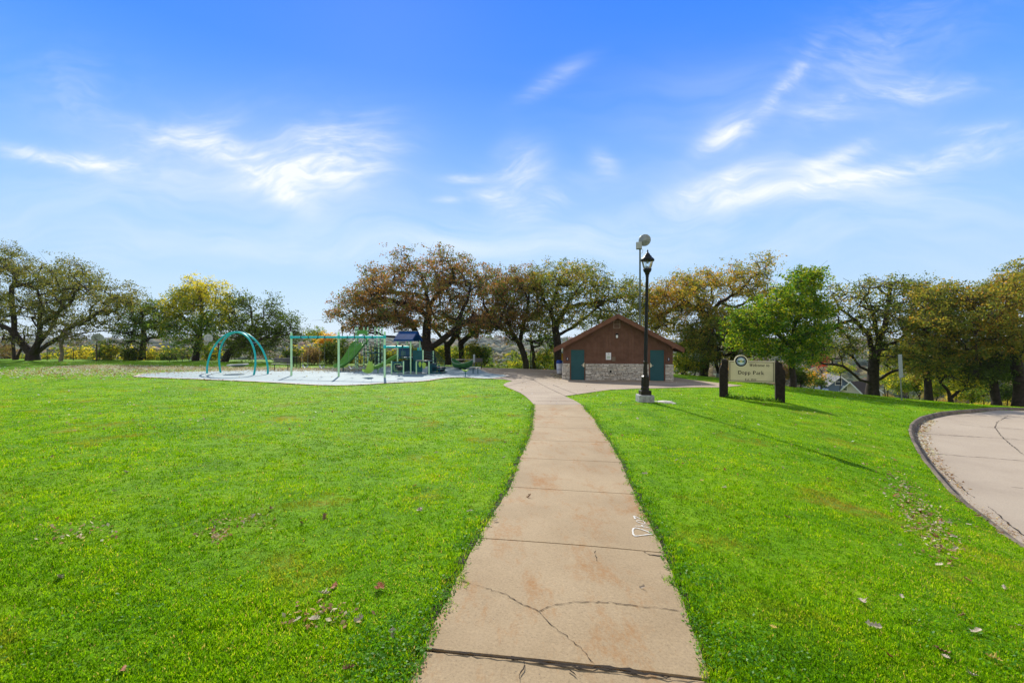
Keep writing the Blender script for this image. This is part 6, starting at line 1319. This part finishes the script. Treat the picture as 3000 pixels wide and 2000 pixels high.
def grass(n, d0, d1, dens_pow):
    # sample by distance so that blades look equally dense in the view
    B = 9; nt_ = n//B; t = rng.uniform(0, 1, nt_)
    a = 2-dens_pow
    r = (d0**a+(d1**a-d0**a)*t)**(1/a) if abs(a) > 1e-6 else d0*(d1/d0)**t
    tx = rng.uniform(-1.2, 1.2, nt_)*r; ty = r; ff = np.repeat(np.clip(r/4., 1, 6), B); n = nt_*B
    tc_ = np.repeat(rng.normal(0, .17, nt_), B); taz = np.repeat(rng.uniform(0, 6.28, nt_), B); th_t = np.repeat(rng.uniform(.7, 1.45, nt_), B)
    x = np.repeat(tx, B)+rng.normal(0, .020, n)*ff; y = np.repeat(ty, B)+rng.normal(0, .020, n)*ff; r = y
    for _ in range(1):
        lump = np.sin(x*3.1+1.7*np.sin(y*2.3))*np.sin(y*2.9+1.3*np.sin(x*1.9))
    ok = np.ones(n, bool)
    dp = dline(LW, x, y); dq = dline(RW, x, y); inp = ptin(path_poly, x, y); ok &= ~(inp & (np.minimum(dp, dq) > .008+.085*np.clip(np.sin(y*4.1+x*2+2*np.sin(y*2.3))*np.sin(y*11+x*5), 0, 1)+.025*rng.random(n)**2))
    ok &= ~ptin(plaza_w, x, y); ok &= ~ptin(play_edge, x, y)
    ir = ptin(road_np, x, y); dr = dline(curb, x, y); ok &= ~ir
    ok &= np.hypot(x-lp[0], y-lp[1]) > .3
    ok &= (y < 50) & (y > .8)
    x = x[ok]; y = y[ok]; r = r[ok]; tc_ = tc_[ok]; taz = taz[ok]; th_t = th_t[ok]; n = len(x); edge = np.minimum(dp[ok], dq[ok])
    z = gz(x, y)-.004
    far_ = np.clip(r/4., 1, 9); h = rng.uniform(.011, .026, n)*th_t*(1+.3*lump[ok])*np.where(edge < .14, 1.5, 1.)*far_**.10; w = .0026*far_**.85*rng.uniform(.7, 1.3, n)
    th = rng.uniform(0, 2*math.pi, n); lean = rng.uniform(.1, .95, n)*h/far_**.3; az = taz+rng.normal(0, 1., n)
    P = np.c_[x, y, z]; wv_ = np.c_[np.cos(th), np.sin(th), np.zeros(n)]*w[:, None]; ld = np.c_[np.cos(az), np.sin(az), np.zeros(n)]*lean[:, None]; up = np.c_[np.zeros(n), np.zeros(n), h]
    V = np.stack([P-wv_, P+wv_, P+ld*.35+up*.62+wv_*.75, P+ld*.35+up*.62-wv_*.75, P+ld+up*.9], 1).reshape(-1, 3)
    b = (np.arange(n)*5)[:, None]; tri = np.concatenate([b+[0, 1, 2], b+[0, 2, 3], b+[3, 2, 4]], 1).reshape(-1, 3)
    big_ = np.sin(x*.9+2*np.sin(y*.6))*np.sin(y*.8+1.5*np.sin(x*.5)); c = np.clip(rng.normal(.39, .18, n)+tc_+.10*lump[ok]+.10*big_, 0, .93); c = np.where(rng.random(n) < .02+.05*np.clip(big_-.3, 0, 1), 1., c)
    return V, tri, np.repeat(c, 5)
V_, f_, c_ = grass(900000, 1.9, 34, 2.05)
tag(fastmesh('grass', V_, f_, grassmat(), None, c_), 'mown green grass blades covering the park lawn', 'grass', kind='stuff')

# clover and broad-leaved weeds hugging the path edges and in loose patches
Q = []
for line, sg_ in ((LW, -1), (RW, 1)):
    pl_ = np.array(smooth_line(line, 5))
    for k in range(900):
        i = rng.integers(0, len(pl_)-1); p = pl_[i]+(pl_[i+1]-pl_[i])*rng.random(); s_ = .5+.5*math.sin(p[1]*2.2+sg_)*math.sin(p[1]*5.1+1)
        if rng.random() > .25+.75*s_: continue
        o_ = abs(rng.normal(.02, .13)); c0 = (p[0]+sg_*(o_-.03), p[1]); m_ = rng.integers(5, 14)
        for _ in range(m_): Q.append((c0[0]+rng.normal(0, .025), c0[1]+rng.normal(0, .03), .018+.02*rng.random()))
for (px, py, rr, m_) in ((1180, 1880, .35, 700), (1130, 1960, .3, 400), (2190, 1920, .35, 600), (2060, 1700, .25, 300), (2900, 1900, .5, 450), (350, 1830, .6, 450)):
    g_ = G(px, py)
    for _ in range(m_): Q.append((g_[0]+rng.normal(0, rr*.5), g_[1]+rng.normal(0, rr*.5), .022+.015*rng.random()))
Q = np.array(Q); ins_ = ptin(path_poly, Q[:, 0], Q[:, 1]) & (np.minimum(dline(LW, Q[:, 0], Q[:, 1]), dline(RW, Q[:, 0], Q[:, 1])) > .05); Q = Q[~ins_]
Q[:, 2] += gz(Q[:, 0], Q[:, 1]); V_, f_, c_ = leafquads(Q, .011, rng.uniform(.1, .75, len(Q)), 2.)
tag(fastmesh('clover', V_, f_, leafmat('clover_leaves', [(.03, .10, .004), (.05, .145, .005), (.075, .19, .006), (.12, .23, .008)], amt=.1), None, c_), 'low clover and broad-leaved weeds along the path edges and in lawn patches', 'clover', kind='stuff')

# ------------------------------------------------------------------ fallen leaves
LC = [('pale tan', (.50, .40, .28)), ('brown', (.24, .12, .035)), ('rust red', (.36, .11, .02)), ('yellow', (.55, .40, .05)), ('grey-white', (.62, .51, .35))]
LM = []
for nm, c in LC:
    m, nt_, b_ = newmat('leaf_'+nm.replace(' ', '_').replace('-', '_')); t = N(nt_, 'ShaderNodeTexCoord'); n = N(nt_, 'ShaderNodeTexNoise'); n.inputs['Scale'].default_value = 30; nt_.links.new(t.outputs['Object'], n.inputs['Vector'])
    nt_.links.new(ramp(nt_, n.outputs[0], [(.3, tuple(v*.65 for v in c)), (.7, c)]), b_.inputs['Base Color']); b_.inputs['Roughness'].default_value = .7; LM.append(m)
leafmesh = []
for v in range(4):
    out_ = [(-.055, 0)]; 
    for k in range(1, 9): s_ = (.016+.020*math.sin(k/9*math.pi)) if k % 2 else (.006+.008*math.sin(k/9*math.pi)); out_.append((-.05+.105*k/9, s_*(1.1+.2*math.sin(v+k))))
    full = out_+[(.058, 0)]+[(x, -y*(.9+.2*math.cos(v*2+k))) for k, (x, y) in enumerate(out_[1:][::-1])]
    cur = [1.2, 2.2, -1.6, 3.0][v]; vs_ = []
    def bend(x, y): return (x, y*.9, .004+cur*y*y*8+(.9 if v % 2 else .5)*x*x*6+.15*x)
    vs_ = [bend(x, y) for x, y in full]+[bend(x, 0) for x in (-.04, -.02, 0, .02, .04)]
    bm = bmesh.new(); bv = [bm.verts.new(p) for p in vs_[:len(full)]]; mid = [bm.verts.new(p) for p in vs_[len(full):]]
    nF = len(full)
    for i in range(nF):
        a, b = full[i], full[(i+1) % nF]; mx_ = (a[0]+b[0])/2; k = min(4, max(0, round((mx_+.04)/.02)))
        try: bm.faces.new((bv[i], bv[(i+1) % nF], mid[k]))
        except ValueError: pass
    for s_ in range(4): pass
    bmesh.ops.holes_fill(bm, edges=bm.edges[:], sides=4)
    me = bpy.data.meshes.new('fallen_leaf'); bm.to_mesh(me); bm.free(); leafmesh.append(me)
LMESH = {}
for v in range(4):
    for k in range(5): m2 = leafmesh[v].copy(); m2.materials.append(LM[k]); LMESH[v, k] = m2
pl_list = [(948, 1747, 4), (923, 1822, 4), (871, 1822, 0), (1053, 1819, 4), (1105, 1733, 2), (359, 1968, 2), (174, 1699, 0), (1152, 1863, 0), (743, 1517, 4), (882, 1537, 1), (950, 1520, 1), (1020, 1968, 1), (370, 1387, 0), (334, 1443, 1), (1228, 1495, 4), (793, 1495, 1), (2774, 1933, 0), (2758, 1915, 1),
           (2641, 1754, 0), (2527, 1770, 0), (2860, 1855, 0), (2752, 1658, 4), (2833, 1703, 2), (2942, 1724, 0), (2909, 1936, 3), (2606, 1930, 2), (2850, 1987, 0), (1453, 1533, 0), (1375, 1502, 4), (1229, 1496, 4), (1117, 1726, 2), (1479, 1298, 1), (1476, 1341, 0), (2122, 1432, 4), (1981, 1351, 0), (1955, 1352, 1), (2985, 1835, 0), (2820, 1810, 1), (2560, 1838, 0)]
for k in range(95):
    px = rv.gauss(2690, 62); py = 1500+(px-2690)*.9+rv.gauss(0, 42); pl_list.append((px, py, rv.choice([0, 0, 1, 4, 2, 1])))
for k in range(30): px = rv.uniform(2790, 2990); pl_list.append((px, 1440+(px-2800)*.78+rv.uniform(-6, 30), rv.choice([1, 1, 2, 0])))
for k in range(42):
    y = 2.3+rv.random()**.7*12; x = rv.uniform(-1.1, 1.1)*y; px = 1500+x/y*F; py = 1000+(CAMZ-g1(x, y))/y*F
    pl_list.append((px, py, rv.choice([0, 1, 1, 2, 0, 3, 1])))
for (px, py, k) in pl_list:
    q = G(px, py); z = g1(*q); inr_ = bool(ptin(road_np, np.array([q[0]]), np.array([q[1]]))[0]); inp_ = bool(ptin(path_poly, np.array([q[0]]), np.array([q[1]]))[0])
    if inr_: z -= .115
    elif inp_: z += PO+.008
    else: z += .016
    o = bpy.data.objects.new('fallen_leaf', LMESH[rv.randrange(4), k]); COL.objects.link(o); o.location = (q[0], q[1], z); s_ = rv.uniform(.42, .82); o.scale = (s_, s_, s_)
    o.rotation_euler = (rv.gauss(0, .28), rv.gauss(0, .28), rv.uniform(0, 6.28))
    wh = 'on the road by the kerb' if inr_ else 'on the concrete path' if inp_ else 'on the grass left of the path' if px < 1500+(py-1000)*.15 else 'on the grass right of the path'
    tag(o, 'dry %s oak leaf lying %s' % (LC[k][0], wh), 'leaf', '%s leaves %s' % (LC[k][0], wh))
def litter(pts, size):
    P = np.array(pts); z = gz(P[:, 0], P[:, 1])+.03; ins = ptin(road_np, P[:, 0], P[:, 1]); z = np.where(ins, z-.14, z)
    return leafquads(np.c_[P, z-np.where(P[:, 1] < 12, .012, 0)], size, np.where(P[:, 1] < 12, rng.uniform(0, .5, len(P)), rng.uniform(0, 1, len(P))), 2.2)
LP = []
for k in range(15000):   # band behind the blue surface
    x = rng.uniform(-37, -11); y = 35.5+rng.normal(0, 1.1)-.05*(x+24)+(max(0, -26-x))*.10+rng.normal(0, .5); LP.append((x, y))
for k in range(4000): x = rng.normal(-29, 5); LP.append((x, 31.5+rng.normal(0, 2.6)))
for k in range(1800): LP.append((rng.uniform(-14, -8), rng.uniform(38, 41.5)))
for k in range(900): LP.append((rng.uniform(3.0, 3.7), rng.uniform(31, 36)))
for k in range(1500): d = 8+40*rng.random(); LP.append((rng.uniform(-1.15, .9)*d, d))
ce = np.array(play_edge)
for k in range(900): i = rng.integers(0, len(ce)); q = ce[i]+rng.normal(0, .15, 2); LP.append(tuple(q))
for k in range(700):
    px = rng.normal(2690, 60); q = G(px, 1500+(px-2690)*.9+rng.normal(0, 45)); LP.append(q)
for k in range(280):
    px = rng.normal(*[(720, 60), (640, 30), (940, 60), (220, 70)][k % 4]); py = rng.normal(*[(1535, 14), (1570, 12), (1810, 22), (1560, 20)][k % 4]); LP.append(G(px, py))
cu = np.array(curb[8:60])
for k in range(1500):
    i = rng.integers(0, len(cu)-1); q = cu[i]+(cu[i+1]-cu[i])*rng.random()+Nr[8+i]*abs(rng.normal(.28, .10)); LP.append(tuple(q))
LP = [p for p in LP if not ptin(path_poly, np.array([p[0]]), np.array([p[1]]))[0]] if False else LP
A_ = np.array(LP); A_ = A_[~ptin(path_poly, A_[:, 0], A_[:, 1])]
V_, f_, c_ = litter(A_, np.where((A_[:, 0] < -10) & (A_[:, 1] > 25), .062, np.where(A_[:, 1] < 9, .018, .036))[:, None]*1.0)
M_lit = leafmat('leaf_litter', [(.12, .07, .04), (.26, .15, .07), (.46, .34, .20), (.52, .42, .30), (.56, .50, .42)], .2, 2., .1)
tag(fastmesh('leaf_litter', V_, f_, M_lit, None, c_), 'scattered dry leaves over the lawn edge and along the kerb', 'leaves', kind='stuff')


# ------------------------------------------------------------------ pieces that stand apart become parts of their own
def split_pieces(o):
    me = o.data; n = len(me.vertices); p = list(range(n))
    def f(x):
        while p[x] != x: p[x] = p[p[x]]; x = p[x]
        return x
    for e in me.edges:
        a, b = f(e.vertices[0]), f(e.vertices[1])
        if a != b: p[a] = b
    c = {}
    for i in range(n): c.setdefault(f(i), []).append(i)
    co = np.array([v.co[:] for v in me.vertices]); keys = list(c); bb = [(co[c[k]].min(0)-.012, co[c[k]].max(0)+.012) for k in keys]; q = list(range(len(keys)))
    def g(x):
        while q[x] != x: x = q[x]
        return x
    for i in range(len(keys)):
        for j in range(i):
            if (bb[i][0] <= bb[j][1]).all() and (bb[j][0] <= bb[i][1]).all():
                a, b = g(i), g(j)
                if a != b: q[a] = b
    grp = {}
    for i, k in enumerate(keys): grp.setdefault(g(i), []).extend(c[k])
    if len(grp) < 2: return
    name = o.name.split('.')[0]; polys = [(list(pl.vertices), pl.use_smooth) for pl in me.polygons]; par_ = o.parent; first_ = True
    for vs_ in grp.values():
        mp = {v: i for i, v in enumerate(vs_)}; fsx = [([mp[v] for v in pv], sm) for pv, sm in polys if pv[0] in mp]
        m2 = bpy.data.meshes.new(name); m2.from_pydata([co[v] for v in vs_], [], [x[0] for x in fsx]); m2.polygons.foreach_set('use_smooth', [x[1] for x in fsx])
        for mt in me.materials: m2.materials.append(mt)
        if first_: o.data = m2; first_ = False
        else: o2 = bpy.data.objects.new(name, m2); COL.objects.link(o2); o2.parent = par_; o2.location = o.location; o2.rotation_euler = o.rotation_euler
for o in [o for o in bpy.data.objects if o.type == 'MESH' and o.name.split('.')[0] in ('clamp', 'bulb_holder', 'cable', 'cross_bar', 'climber', 'dark_panel', 'handrail', 'knob', 'leaf_shape', 'leg', 'step', 'support', 'lid', 'rib', 'slot', 'pane', 'stairs', 'vent', 'mortar_bed', 'lettering')]: split_pieces(o)

# ------------------------------------------------------------------ haze in the valley air
mh = bpy.data.materials.new('haze_air'); mh.use_nodes = True; nh = mh.node_tree; nh.nodes.clear(); oh_ = N(nh, 'ShaderNodeOutputMaterial'); pv = N(nh, 'ShaderNodeVolumePrincipled')
pv.inputs['Color'].default_value = (.80, .88, 1, 1); pv.inputs['Density'].default_value = .00010; pv.inputs['Anisotropy'].default_value = .0
nh.links.new(pv.outputs[0], oh_.inputs['Volume'])
zmin = float(GZ.min())-1.2
hb = MB(); hb.box(-4300, 4300, -330, 5600, zmin, 40); tag(hb.build('haze', mh), 'thin pale blue air haze over the valley', 'haze', kind='stuff')
